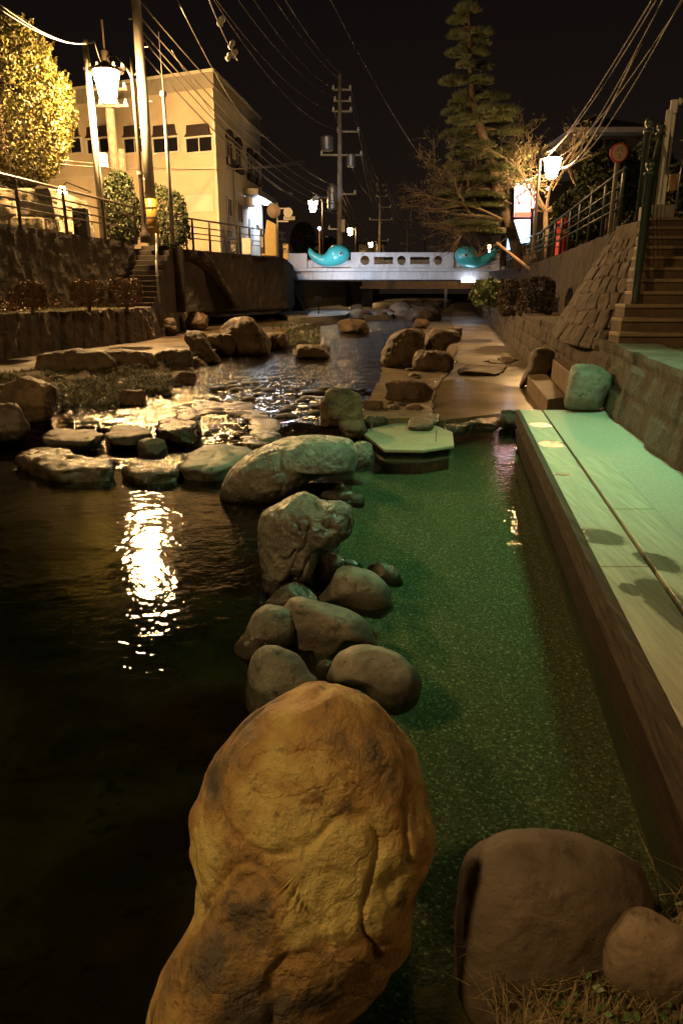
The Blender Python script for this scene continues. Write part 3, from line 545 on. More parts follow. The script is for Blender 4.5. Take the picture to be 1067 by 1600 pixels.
# ================================================================ writing helper
def writing(text, size, loc, rot, m, parent, depth=.004, sx=1.0):
    cu = bpy.data.curves.new('lettering', 'FONT'); cu.body = text; cu.size = size; cu.align_x = 'CENTER'; cu.align_y = 'CENTER'; cu.extrude = depth
    o = bpy.data.objects.new('tmp', cu); COL.objects.link(o); bpy.context.view_layer.update()
    me = bpy.data.meshes.new_from_object(o.evaluated_get(bpy.context.evaluated_depsgraph_get())); bpy.data.objects.remove(o)
    M = Matrix.Translation(loc) @ rot.to_4x4() @ Matrix.Diagonal((sx, 1, 1, 1)); me.transform(M); me.materials.clear(); me.materials.append(m)
    r = bpy.data.objects.new('lettering', me); COL.objects.link(r); r.parent = parent; r.matrix_parent_inverse = Matrix.Translation(-parent_loc(parent)); return r
FACE = Matrix.Rotation(math.pi/2, 3, 'X')        # text facing the river (-Y)
ink = mat('ink_black', (.03, .025, .02), (.03, .025, .02), 2, .6, 0); inkr = mat('ink_red', (.5, .03, .02), (.5, .03, .02), 2, .6, 0)
# ---- bus stop sign
B0 = at(966, 239, Y=15.2); bs = thing('bus_stop_sign', Vector((B0.x, 15.2, ZR)), 'round bus stop sign on a pale pole behind the right railing', 'bus stop sign')
MB().tube([Vector((B0.x, 15.23, ZR)), Vector((B0.x, 15.23, B0.z-.1))], .045, 10).build('pole', pole_conc, bs, True)
MB().tube([Vector((B0.x+.09, 15.25, ZR)), Vector((B0.x+.09, 15.25, B0.z-.5))], .03, 8).build('pole', pole_conc, bs, True)
MB().lathe((B0.x, 15.2, B0.z), [(.175, 0), (.175, .025)], 32, Vector((0, -1, 0))).build('disc', mat('disc_rim', (.5, .05, .03), (.45, .04, .03), 3, .5, 0), bs)
MB().lathe((B0.x, 15.172, B0.z), [(.145, 0), (.145, .006)], 32, Vector((0, -1, 0))).build('disc_face', mat('disc_cream', (.6, .42, .32), (.55, .38, .28), 3, .5, 0), bs)
writing('バ', .13, Vector((B0.x, 15.162, B0.z+.05)), FACE, ink, bs); writing('ス', .11, Vector((B0.x, 15.162, B0.z-.07)), FACE, ink, bs)
# ---- red pillar post box
PB = at(875, 398, Y=26); pz = ZR
pb = thing('post_box', Vector((PB.x, 26, pz)), 'red round pillar post box standing behind the right railing', 'post box')
MB().lathe((PB.x, 26, pz), [(.26, 0), (.26, .12), (.22, .16), (.22, 1.08), (.235, 1.1)], 24).build('body', red, pb, True)
MB().lathe((PB.x, 26, pz+1.1), [(.27, 0), (.28, .04), (.24, .12), (.14, .18), (.03, .2)], 24).build('cap', red, pb, True)
MB().abox(PB.x-.1, PB.x+.1, 25.755, 25.79, pz+.96, pz+1.0).build('letter_slot', ink, pb)
MB().abox(PB.x-.09, PB.x+.09, 25.76, 25.785, pz+.80, pz+.9).build('plate', white, pb); writing('POST', .07, Vector((PB.x, 25.756, pz+.85)), FACE, inkr, pb)
# ================================================================ bridge
BY = 45.0
bx0 = at(452, 437, Y=BY).x; bx1 = at(801, 437, Y=BY).x
zof = lambda y: at(600, y, Y=BY).z
xof = lambda x: at(x, 410, Y=BY).x
br = thing('bridge', ((bx0+bx1)/2, BY, zof(437)), 'white concrete road bridge with round and oblong holes in its parapet', 'bridge')
zb, zg, zd, zt = zof(437), zof(424), zof(419), zof(394.5)
MB().prism([Vector((bx0+.1, BY, zb)), Vector((bx1-.1, BY, zb)), Vector((bx1+.05, BY, zg)), Vector((bx0-.05, BY, zg))], Vector((0, 7, 0))).build('girder', bridge_m, br, bevel=.02)
MB().abox(bx0-.1, bx1+.1, BY-.22, BY+7.2, zg+.002, zd).build('deck', bridge_m, br, bevel=.02)
def parapet(yp, nm='parapet', front=True):
    bm = bmesh.new(); holes = [('c', 570), ('r', 584, 614), ('c', 627), ('r', 640, 671), ('c', 684)]
    xs0, xs1 = xof(548), xof(708); cu = bpy.data.curves.new('c', 'CURVE'); cu.dimensions = '2D'; cu.fill_mode = 'BOTH'; cu.extrude = .14
    def sp(pts):
        s = cu.splines.new('POLY'); s.points.add(len(pts)-1); s.use_cyclic_u = True
        for k, p in enumerate(pts): s.points[k].co = (p[0], p[1], 0, 1)
    sp([(xs0, zd), (xs1, zd), (xs1, zt), (xs0, zt)])
    zc = zof(407); rr = .27
    for h in holes:
        if h[0] == 'c': sp([(xof(h[1]) + rr*math.cos(-t*math.pi/14), zc + rr*math.sin(-t*math.pi/14)) for t in range(28)])
        else: sp([(xof(h[1]), zof(413)), (xof(h[1]), zof(401.5)), (xof(h[2]), zof(401.5)), (xof(h[2]), zof(413))])
    o = bpy.data.objects.new('t', cu); COL.objects.link(o); bpy.context.view_layer.update()
    me = bpy.data.meshes.new_from_object(o.evaluated_get(bpy.context.evaluated_depsgraph_get())); bpy.data.objects.remove(o)
    me.transform(Matrix.Translation((0, yp, 0)) @ Matrix.Rotation(math.pi/2, 4, 'X')); me.materials.clear(); me.materials.append(bridge_m)
    r = bpy.data.objects.new(nm, me); COL.objects.link(r); r.parent = br; r.matrix_parent_inverse = Matrix.Translation(-parent_loc(br))
parapet(BY)
for a, b in ((bx0-.05, xof(480)), (xof(774), bx1+.05)): MB().abox(a, b, BY-.16, BY+.2, zd+.002, zof(396)).build('end_pier', bridge_m, br, bevel=.02)
for a, b in ((xof(480)+.01, xs_ if 0 else xof(548)-.01), (xof(708)+.01, xof(774)-.01)): MB().abox(a, b, BY+.02, BY+.16, zd+.002, zof(407)).build('low_parapet', bridge_m, br, bevel=.01)
MB().abox(bx0, bx1, BY+6.7, BY+6.95, zd+.002, zd+.75).build('rear_parapet', bridge_m, br)
MB().abox(xof(722)-.0, xof(742), BY-.3, BY-.06, zb-.14, zb-.03).build('lamp_tube', emit('tube_white', (.75, .85, 1), 14), br)
# comma-shaped teal ornaments
def magatama(px0, px1, cx, cy, r, flip, label):
    # tail tip, bulb centre: a tube that swells from tip to bulb along an arc
    s = -1 if flip else 1; pts = []; rad = []
    Y0 = BY-.32; P0 = Vector((xof(cx), Y0, zof(cy))); rb_ = r
    tip = Vector((xof(px0), Y0, zof(388.5)))
    ctl = [tip, Vector((xof(px0)+s*.10, Y0, zof(396))), Vector((xof(px0)+s*.45, Y0, zof(404))), Vector((xof(px0)+s*.95, Y0, zof(407.5))), P0 + Vector((-s*.42, 0, -.20)), P0 + Vector((-s*.12, 0, -.04)), P0 + Vector((s*.1, 0, .02)), P0 + Vector((s*.3, 0, .06))]
    rd = [.05, .20, .27, .33, .46, rb_*.985, rb_*.93, rb_*.72]
    n = 34; mb = MB()
    sm_ = []
    for i in range(n+1):
        t = i/n*(len(ctl)-1); k = min(int(t), len(ctl)-2); f = t-k
        p0, p1, p2, p3 = ctl[max(k-1, 0)], ctl[k], ctl[k+1], ctl[min(k+2, len(ctl)-1)]
        q = .5*((2*p1)+(p2-p0)*f+(2*p0-5*p1+4*p2-p3)*f*f+(3*p1-p0-3*p2+p3)*f**3); sm_.append(q); rad.append(rd[k]*(1-f)+rd[k+1]*f)
    # implicit union via remesh: chain of spheres
    for q, rr in zip(sm_, rad):
        mb.lathe(q - Vector((0, 0, rr)), [(max(.002, rr*math.sin(math.pi*j/9)), rr*(1-math.cos(math.pi*j/9))) for j in range(10)], 14)
    th = thing('comma_ornament', P0 - Vector((0, 0, .6)), label, 'ornament', 'comma ornaments on the bridge')
    o = mb.build('body', teal, th, True); m = o.modifiers.new('remesh', 'REMESH'); m.mode = 'VOXEL'; m.voxel_size = .035; m.use_smooth_shade = True
    m2 = o.modifiers.new('smooth', 'SMOOTH'); m2.iterations = 14; m2.factor = .8
    e = P0 + Vector((s*.16, -rb_*.95, .04)); MB().lathe(e, [(.10, -.1), (.10, .03), (.07, .035)], 16, Vector((0, -1, 0))).build('ring', white, th, True)
    MB().lathe(e + Vector((0, -.036, 0)), [(.075, 0), (.075, .012)], 16, Vector((0, -1, 0))).build('eye_hole', ink, th, True)
magatama(484, 543, 528, 398.5, .60, False, 'bright turquoise comma-shaped ornament on the left half of the bridge')
magatama(770, 714, 727, 401, .60, True, 'darker teal comma-shaped ornament on the right half of the bridge')
# far beam bridge behind
fb = thing('footbridge', (at(670, 450, Y=72).x, 72, 2), 'low brown girder footbridge seen under the white bridge', 'footbridge')
xa, xb = at(566, 445, Y=72).x, at(770, 445, Y=72).x; za, zb2 = at(600, 453, Y=72).z, at(600, 437, Y=72).z
MB().abox(xa, xb, 72, 74.5, za+.35, zb2+.3).build('girder', beige_metal, fb, bevel=.02); MB().abox(xa-.2, xb+.2, 71.8, 74.7, za+.1, za+.345).build('flange', beige_metal, fb, bevel=.01)
for k in range(6): x = xa + (xb-xa)*(k+.5)/6; MB().abox(x-.08, x+.08, 71.85, 71.99, za+.36, zb2+.2).build('stiffener', beige_metal, fb)
for x in (xa+.5, xb-.5): MB().abox(x-.5, x+.5, 72.3, 74.2, -.5, za+.09).build('pier', conc_dark, fb)
for k, x in enumerate((at(695, 440, Y=70).x,)): MB().abox(x, x+.25, 70, 70.3, .2, 1.9).build('pier', conc, fb)
# abutments below the white bridge
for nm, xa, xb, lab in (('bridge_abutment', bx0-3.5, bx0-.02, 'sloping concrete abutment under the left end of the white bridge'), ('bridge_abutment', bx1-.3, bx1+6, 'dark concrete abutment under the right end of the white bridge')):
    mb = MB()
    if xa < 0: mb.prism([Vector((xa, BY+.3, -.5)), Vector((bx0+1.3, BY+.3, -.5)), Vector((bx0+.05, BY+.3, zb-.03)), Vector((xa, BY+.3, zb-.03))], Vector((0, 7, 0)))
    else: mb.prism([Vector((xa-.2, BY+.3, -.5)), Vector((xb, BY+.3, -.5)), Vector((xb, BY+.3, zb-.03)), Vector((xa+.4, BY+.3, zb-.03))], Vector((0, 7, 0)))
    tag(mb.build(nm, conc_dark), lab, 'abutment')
# ================================================================ left walls, stairs, railings
lw = blockwall(LW[1:6], .2, 1.24, (1, .22), 'terrace_wall', stonewall, bw=.42, bh=2.0, step=.075, jitter=.06, groove=.05, slant=-.45); tag(lw, 'low wall of leaning rough stones below the trimmed azaleas on the left terrace', 'stone wall')
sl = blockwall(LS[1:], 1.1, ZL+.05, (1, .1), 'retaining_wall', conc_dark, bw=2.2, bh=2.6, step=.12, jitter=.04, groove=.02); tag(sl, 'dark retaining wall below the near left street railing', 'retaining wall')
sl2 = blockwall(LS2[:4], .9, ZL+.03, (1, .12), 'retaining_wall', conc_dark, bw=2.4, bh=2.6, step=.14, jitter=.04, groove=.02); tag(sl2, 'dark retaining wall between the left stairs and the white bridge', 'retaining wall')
sa = Vector((LS[-1][0], LS[-1][1], 0)); sb = Vector((LS2[0][0], LS2[0][1], 0))
ls = thing('concrete_stairs', Vector(((sa.x+sb.x)/2, sa.y, 1.2)), 'narrow concrete stairs between the two left retaining walls', 'stairs')
f0 = at(228, 478, z=1.2)
for k in range(12):
    y0 = sa.y - 2.6 + k*.27; x0 = sa.x + .02
    MB().abox(x0, x0+1.0, y0, y0+.3, 1.0, 1.2+(k+1)*.165).build('step', conc_dark, ls, bevel=.01)
tag(MB().abox(sa.x-.02, sa.x+1.3, sa.y+.75, sa.y+1.05, 1.0, ZL-.03).build('stair_head_wall', conc_dark), 'low dark wall at the head of the narrow left stairs', 'wall')
# pyramid abutment
pa = [at(248, 477, z=1.15), at(342, 475, z=1.15)]; ap = [Vector((sb.x-.05, sb.y-.1, ZL)), Vector((sb.x+.7, sb.y+.4, ZL))]
mb = MB(); ns = 80; nu = 110; lo_ = [Vector((sa.x+1.05, sa.y+.6, 1.0)), Vector((pa[0].x+.05, pa[0].y-.3, 1.0)), Vector((pa[1].x, pa[1].y, 1.0)), Vector((sb.x+2.4, sb.y+2.6, 1.0))]; hi = [Vector((sb.x-.12, sb.y+.5, ZL)), ap[0], ap[1], Vector((sb.x+1.1, sb.y+2, ZL))]
for i in range(nu+1):
    a = lerp_poly(lo_, i/nu); b = lerp_poly(hi, i/nu)
    for j in range(ns+1):
        p = a.lerp(b, j/ns); row = j/ns*9 + .3*noise.noise(p*1.2); u = i/nu*11 + .5*(int(row) % 2) + .3*noise.noise(p*1.5); k = .07*fbm(p*1.8, 5) + .06*noise.noise(Vector((math.floor(u)*3.3, math.floor(row)*5.1, 4))) - .06*max(0, 1-min(u % 1, 1-u % 1)*6) - .06*max(0, 1-min(row % 1, 1-row % 1)*6); mb.v.append(tuple(p + Vector((k*.3, -k, 0))))
mb.f = [(i*(ns+1)+j, (i+1)*(ns+1)+j, (i+1)*(ns+1)+j+1, i*(ns+1)+j+1) for i in range(nu) for j in range(ns)] + [tuple(i*(ns+1)+ns for i in range(nu+1))]
tag(mb.build('stone_abutment', stonewall), 'pyramid-shaped rough stone abutment right of the narrow left stairs', 'stone abutment')
base = [Vector((LS[1][0], LS[1][1], ZL)), Vector((LS[2][0]-.02, LS[2][1], ZL)), Vector((LS[3][0]-.02, LS[3][1], ZL))]; L01 = (base[1]-base[0]).length; L12 = (base[2]-base[1]).length
prs = []
for px in (35, 106, 165, 213):
    d = ray(px, 370); a, b = base[1], base[2]; # intersection of the vertical plane through the pixel with the wall line
    t = (a.x*d.y - a.y*d.x)/((a.x-b.x)*d.y - (a.y-b.y)*d.x); prs.append(L01 + t*L12)
railing(base, 1.15, FR, 'near left street railing of brown pipes above the dark retaining wall', metal_b, [L01-6, L01-3.5, L01-1.2] + prs)
base = [Vector((x-.02, y, ZL-.02)) for x, y in LS2[:3]]; a, b, c = base; La = (b-a).length; Lb = (c-b).length; prs = []
for px in (303, 329, 354, 372, 376, 391, 409, 422, 432, 441):
    for (p, q, o_) in ((a, b, 0), (b, c, La)):
        d = ray(px, 395); t = (p.x*d.y - p.y*d.x)/((p.x-q.x)*d.y - (p.y-q.y)*d.x)
        if -1e-3 <= t <= 1.001: prs.append(o_ + t*(q-p).length); break
railing(base, 1.15, FR, 'left street railing in front of the cream building running to the bridge', metal_b, prs)
# grey barred gate by the stairs
gt = thing('barred_gate', Vector((sb.x-.3, sb.y-.3, ZL)), 'grey barred gate at the top of the narrow left stairs', 'gate')
ga = Vector((sa.x+1.18, sa.y-2.4, 1.35)); gb = Vector((sb.x-.25, sb.y-.1, ZL)); 
for p in (ga, ga.lerp(gb, .5), gb, gb+Vector((.9, .6, 0))): MB().tube([p, p+Vector((0, 0, 1.25))], .035, 8).build('post', steel, gt, True)
for (p, q) in ((ga, gb), (gb, gb+Vector((.9, .6, 0)))):
    for z in (.15, 1.2): MB().tube([p+Vector((0, 0, z)), q+Vector((0, 0, z))], .022, 6).build('rail', steel, gt, True)
    n = int((q-p).length/.16)
    for k in range(1, n): e = p.lerp(q, k/n); MB().tube([e+Vector((0, 0, .15)), e+Vector((0, 0, 1.2))], .012, 5).build('bar', steel, gt, True)
# ================================================================ cream building
K0 = at(345, 396, Y=33); K1 = at(95, 396, Y=36.5); K2 = at(412, 400, Y=41.5)
c0, c1, c2 = Vector((K0.x, 33, 0)), Vector((K1.x, 36.5, 0)), Vector((K2.x, 41.5, 0)); ztop = at(345, 108, Y=33).z; zpar = at(345, 137, Y=33).z
dF = (c1-c0).normalized(); nF = Vector((dF.y, -dF.x, 0)); nF = nF if nF.y < 0 else -nF; dS = (c2-c0).normalized(); nS = Vector((dS.y, -dS.x, 0)); nS = nS if nS.x > 0 else -nS
bd = thing('cream_building', Vector((c0.x, c0.y, ZL)), 'cream two-storey building with dark-hooded windows behind the left street', 'building')
far = c0 + dF*19; back = far + (c2-c0); Z = Vector((0, 0, 1))
pl_ = [c0, far, back, c2]
MB().prism([p + Z*(ZL-.3) for p in pl_], Z*(ztop-ZL+.3-.05)).build('wall', plaster, bd)
cc = sum(pl_, Vector())/4
MB().prism([c0 + Z*(ZL-.2) + nS*.015 + nF*.015, c2 + Z*(ZL-.2) + nS*.015, c2 + Z*(ZL-.2) - nS*.1, c0 + Z*(ZL-.2) - nS*.1 + nF*.015], Z*(zpar-ZL+.1)).build('side_wall', plaster_w, bd)
MB().prism([cc + (p-cc)*1.012 + Z*(ztop-.09) for p in pl_], Z*.12).build('coping', plaster_w, bd, bevel=.02)
MB().prism([cc + (p-cc)*1.006 + Z*(zpar) for p in pl_], Z*(ztop-zpar-.1)).build('parapet_band', mat('parapet_plaster', (.36, .32, .25), (.24, .21, .16), .9, .9, .15, 25, spots=.5, spotscale=1.5), bd)
def facade_window(px0, px1, py0, py1, p0, dd, nn, mull=1, hood=True, arch=False, depth=.06):
    a = onplane(px0, (py0+py1)/2, p0, nn); b = onplane(px1, (py0+py1)/2, p0, nn); ua = (a-p0).dot(dd); ub = (b-p0).dot(dd)
    if ua > ub: ua, ub = ub, ua
    zt_, zb_ = onplane((px0+px1)/2, py0, p0, nn).z, onplane((px0+px1)/2, py1, p0, nn).z
    P = lambda u, z, o=0: Vector((p0.x, p0.y, 0)) + dd*u + Z*z + nn*o
    fr = .07; par = MB()
    for (u0, u1, z0, z1) in ((ua-fr, ua, zb_-fr, zt_+fr), (ub, ub+fr, zb_-fr, zt_+fr), (ua, ub, zt_, zt_+fr), (ua, ub, zb_-fr, zb_)):
        par.prism([P(u0, z0, -.02), P(u1, z0, -.02), P(u1, z1, -.02), P(u0, z1, -.02)], nn*(depth+.02))
    wf = par.build('window', framem, bd)
    MB().prism([P(ua, zb_, -.02), P(ub, zb_, -.02), P(ub, zt_, -.02), P(ua, zt_, -.02)], nn*.035).build('pane', darkglass, wf)
    mm = MB()
    for k in range(mull): u = ua + (ub-ua)*(k+1)/(mull+1); mm.prism([P(u-.02, zb_, .016), P(u+.02, zb_, .016), P(u+.02, zt_, .016), P(u-.02, zt_, .016)], nn*.03)
    if mull: mm.build('mullion', framem, wf)
    if hood:
        hh = .42; w_ = (ub-ua); prof = [(0, 0), (.03, .06), (.07, .14), (.10, .26), (.13, 1)] if not arch else [(0, 0), (.02, .4), (.12, .75), (.3, .95), (.49, 1)]
        pts = [(ua-.05+p[0]*w_, zt_+fr+.01+p[1]*hh) for p in prof] + [(ub+.05-p[0]*w_, zt_+fr+.01+p[1]*hh) for p in prof[::-1]]
        MB().prism([P(u, z, -.02) for u, z in pts], nn*.16).build('hood', hoodm, wf)
    if arch: MB().prism([P(ua-.06, zb_-fr-.3, .0), P(ub+.06, zb_-fr-.3, .0), P(ub+.06, zb_-fr-.005, 0), P(ua-.06, zb_-fr-.005, 0)], nn*.18).build('flower_box', hoodm, wf)
pF = c0 + nF*.0; pS = c0 + nS*.015
for (a, b) in ((95, 128), (138, 176), (196, 227), (241, 279), (292, 332)): facade_window(a, b, 215.5-(a-292)*.012, 237-(a-292)*.012, pF, dF, nF)
for (a, b, t_, u_) in ((353.5, 362, 223, 245), (367.5, 375.5, 234, 257), (386, 393.5, 249, 270), (397.5, 404, 257, 277)): facade_window(a, b, t_, u_, pS, dS, nS, arch=True)
for (a, b, t_, u_) in ((355, 361, 311, 337), (371, 378, 319, 347), (400, 404, 330, 350)): facade_window(a, b, t_, u_, pS, dS, nS, hood=False)
facade_window(294, 332, 307, 329, pF, dF, nF, mull=0, hood=False, depth=.03)
# shutter instead of glass on the ground floor opening
a = onplane(294, 318, pF, nF); b = onplane(332, 318, pF, nF); za_, zb_ = onplane(313, 329, pF, nF).z, onplane(313, 307, pF, nF).z
MB().prism([Vector((a.x, a.y, za_)) + nF*.018, Vector((b.x, b.y, za_)) + nF*.018, Vector((b.x, b.y, zb_)) + nF*.018, Vector((a.x, a.y, zb_)) + nF*.018], nF*.012).build('shutter', plaster_w, bd)
P = lambda px, py, o=0: onplane(px, py, pS, nS) + nS*o
dq = [P(389, 378), P(396, 379), P(396, 343), P(389, 341)]
MB().prism([p + nS*-.01 for p in dq], nS*.05).build('door', mat('door_blue', (.35, .42, .5), (.3, .36, .44), 3, .4, 0), bd)
q0_, q1_ = P(380, 300), P(409, 300); qd = (q1_-q0_); zc1, zc0 = P(383, 296).z, P(383, 306).z
cn = MB().prism([Vector((q0_.x, q0_.y, zc0)), Vector((q1_.x, q1_.y, zc0)), Vector((q1_.x, q1_.y, zc1)), Vector((q0_.x, q0_.y, zc1))], nS*.75).build('canopy', mat('canopy_metal', (.3, .27, .22), (.2, .18, .15), 5, .6, .2), bd, bevel=.02)
pc = q0_.lerp(q1_, .55) + nS*.45; MB().box(Vector((pc.x, pc.y, zc0-.06)), dS*.9, nS*.1, Z*.045).build('canopy_light', emit('tube_cool', (.72, .82, 1), 220), bd)
ac = P(386, 316, .2); MB().box(ac, dS*.45, nS*.18, Z*.2).build('air_conditioner', white, bd, bevel=.02)
for px in (364.5,): MB().tube([Vector((P(px, 300, .06).x, P(px, 300, .06).y, ZL)), Vector((P(px, 300, .06).x, P(px, 300, .06).y, P(px, 258).z))], .04, 6).build('drain_pipe', framem, bd, True)
zs = onplane(345, 262, pF, nF).z
MB().prism([c0 + nF*.0 + Z*zs, far + Z*zs, far + nF*.03 + Z*zs, c0 + nF*.03 + Z*zs], Z*.05).build('string_course', plaster_w, bd)
# glare lamp on the left part of the ground floor
wl = thing('wall_lamp', at(97, 300, Y=32), 'glaring warm lamp low on the cream building beside the trimmed tree', 'lamp')
q = at(98, 300, Y=32); MB().lathe(q, [(.06, -.25), (.16, -.12), (.18, .05), (.1, .2)], 14).build('globe', emit('globe_warm', (1, .55, .18), 260), wl, True); MB().tube([q + Vector((0, 0, .2)), q + Vector((0, .6, .45)), q + Vector((0, 4.1, .45))], .03, 6).build('bracket', metal_b, wl); MB().tube([Vector((q.x, q.y+.3, ZL)), Vector((q.x, q.y+.3, q.z+.3))], .04, 6).build('post', metal_b, wl)
# ================================================================ poles and wires
def pole(px0, py0, px1, Y, z0, r0, r1, m, label, name='utility_pole', ztop=None, cat='utility pole', group=None):
    T = at(px0, py0, Y=Y); x = at(px1, 380, Y=Y).x; zt_ = ztop or T.z; t = thing(name, Vector((x, Y, z0)), label, cat, group)
    MB().lathe((x, Y, z0), [(r0, 0), (r1, zt_-z0)], 14).build('shaft', m, t, True); return t, Vector((x, Y, zt_))
cp, cpt = pole(220, 2, 241, 25.2, ZL, .17, .12, pole_conc, 'thick pale concrete pole with yellow base wrap near the narrow left stairs', ztop=15.5)
MB().lathe((cpt.x, 25.2, ZL+.25), [(.185, 0), (.182, 1.15)], 14).build('yellow_wrap', yellow, cp, True)
for z in (.5, .8, 1.1): MB().lathe((cpt.x, 25.2, ZL+z), [(.19, 0), (.19, .05)], 14).build('strap', metal_b, cp)
for k in range(9): MB().tube([Vector((cpt.x-.28+(.28 if k % 2 else 0), 25.2, ZL+2+k*.75)), Vector((cpt.x+(.28 if k % 2 else 0), 25.2, ZL+2+k*.75))], .012, 5).build('step_bolt', steel, cp)
t, _ = pole(149, 62, 163, 24.8, ZL, .11, .09, pole_conc, 'slim pale pole with a meter box left of the big lantern'); x = _.x
MB().abox(x+.10, x+.34, 24.7, 24.9, at(170, 262, Y=24.8).z, at(170, 240, Y=24.8).z).build('meter_box', white, t, bevel=.01)
MB().tube([Vector((x+.13, 24.7, ZL)), Vector((x+.11, 24.7, _.z-.5))], .025, 6).build('conduit', white, t, True)
t, wp = pole(186, 150, 190, 27.0, ZL, .17, .14, bark, 'dark wooden pole close behind the big lantern', ztop=at(186, 80, Y=27).z)
MB().lathe((wp.x+.24, 27.1, ZL), [(.14, 0), (.13, 3.2)], 12).build('splice', bark, t, True)
for k, z in enumerate((.6, 1.2, 1.7)):
    MB().abox(wp.x-.7, wp.x+.7, 26.8, 26.9, wp.z-z, wp.z-z+.08).build('crossarm', metal_b, t)
    for dx in (-.6, -.25, .3, .6): MB().lathe((wp.x+dx, 26.85, wp.z-z+.08), [(.05, 0), (.07, .05), (.04, .1), (.05, .16)], 8).build('insulator', white, t, True)
MB().tube([Vector((wp.x, 27, wp.z)), Vector((wp.x, 27, wp.z+.9))], .03, 6).build('spike', metal_b, t)
t, _ = pole(268, 142, 271, 25.0, ZL, .07, .05, steel, 'thin grey mast with a wire at its top right of the concrete pole', name='antenna_mast', cat='mast')
MB().tube([_, _ + Vector((-.02, 0, 1.6))], .012, 5).build('rod', steel, t); MB().lathe(_ - Vector((0,0,.15)), [(.1, 0), (.1, .12)], 10).build('collar', steel, t)
tops = []
for (px0, py0, px1, Y, label, sc_) in [(532, 117, 531, 52, 'tall utility pole with transformers rising behind the left teal ornament', 1), (597, 277, 593, 92, 'second utility pole of the row, over the middle of the bridge parapet', 1), (637, 337, 636, 136, 'third utility pole of the row, right of the parapet middle', 1), (665, 362, 664, 172, 'fourth and farthest utility pole left of the pine tree', 1)]:
    t, tp_ = pole(px0, py0, px1, Y, ZL-.3, .21, .12, pole_conc, label); tops.append(tp_)
    x, z = tp_.x, tp_.z; k_ = Y/52
    MB().tube([tp_, tp_ + Vector((0, 0, .3))], .03, 6).build('spike', steel, t)
    for k, (dz, a, b) in enumerate([(.85, -.5, .75), (1.5, -.4, .75), (2.1, -.5, .8), (3.3, -.2, 1.3), (4.7, -1.3, 1.5), (7.1, -.1, 1.1), (9.3, -.8, .2)]):
        if z-dz < ZL+2: continue
        MB().abox(x+a, x+b, Y-.06, Y+.06, z-dz-.04, z-dz+.05).build('crossarm', steel, t)
        for dx in (a+.08, b-.08): MB().lathe((x+dx, Y-.05, z-dz+.05), [(.06, 0), (.09, .06), (.05, .12), (.07, .2)], 8).build('insulator', white, t, True)
    if k_ < 1.1:
        for (dx, dz, r, h) in ((-.85, 4.4, .42, .85), (.75, 5.4, .28, .75), (-.5, 8.0, .34, 1.5)):
            MB().lathe((x+dx, Y, z-dz+.05), [(r*.8, -h*.1), (r, 0), (r, h*.8), (r*1.05, h*.85), (r*.5, h)], 16).build('transformer', steel, t, True)
        MB().box((x+.22, Y-.2, z-9.1), Vector((.13, 0, 0)), Vector((0, .1, 0)), Vector((0, 0, .4))).build('switch_box', white, t, bevel=.02)
        MB().box((x-1.7, Y-.1, z-7.4), Vector((.2, 0, .1)), Vector((0, .12, 0)), Vector((-.06, 0, .14))).build('switch_box', white, t, bevel=.02)
        MB().tube([Vector((x, Y, z-7.35)), Vector((x-1.5, Y, z-7.25))], .035, 6).build('bracket', steel, t)
def wire(a, b, sag, r, label, group=None, m=None, n=26):
    a, b = Vector(a), Vector(b); pts = [a.lerp(b, i/n) - Vector((0, 0, sag*4*(i/n)*(1-i/n))) for i in range(n+1)]
    o = MB().tube(pts, r, 5).build('overhead_wire', m or cable, smooth=True); return tag(o, label, 'wire', group)
A0 = Vector((cpt.x, 25.2, 15.2))
for (i, (za_, xa_, ya, zb_, xb_, sag)) in enumerate([(.6, 1.3, 0, .0, .0, .9), (-.1, -1.0, 0, 2.2, -.5, 1.5), (.1, -.4, 0, 1.4, -.4, 1.3), (.2, .3, 0, .85, -.5, 1.2), (.2, .9, 0, .85, .7, 1.1), (-.9, -.2, 0, 3.3, -.1, 1.7)]):
    wire(A0 + Vector((xa_, ya, za_)), tops[0] + Vector((xb_, 0, -zb_+.1)), sag, .012 if i else .02, ('bright uppermost', 'pale leftmost arm', 'upper left arm', 'middle left arm', 'right arm', 'dim lowest')[i] + ' high wire curving down to the tall utility pole', 'high wires to the tall pole')
wire((cpt.x+2.5, 25, 16.2), at(690, 285, Y=70), 1.2, .018, 'single faint wire running past the tall pole towards the pine tree')
for k in range(3):
    a, b = tops[k], tops[k+1]
    for (dx, dz, s) in ((.7, .7, 1.7), (.72, 1.4, 1.9), (1.2, 3.2, 2.1), (1.4, 4.6, 2.3), (-.4, 2.0, 2.0)):
        wire(a + Vector((dx, 0, -dz)), b + Vector((dx*.8, 0, -dz*.9)), s*(1 if k == 0 else .8), .016, {.7: 'topmost', 1.4: 'second highest', 3.2: 'middle right', 4.6: 'lowest', 2.0: 'left-hand'}[dz] + [' wire between the tall utility pole and the second pole', ' wire hanging between the second and third utility poles', ' wire hanging between the third and the farthest utility poles'][k], ['wires of the first far span', 'wires of the second far span', 'wires of the third far span'][k])
lowA = Vector((cpt.x+.15, 25.2, at(232, 30, Y=25.2).z)); lowB = Vector((tops[0].x-.2, 52, at(530, 303, Y=52).z))
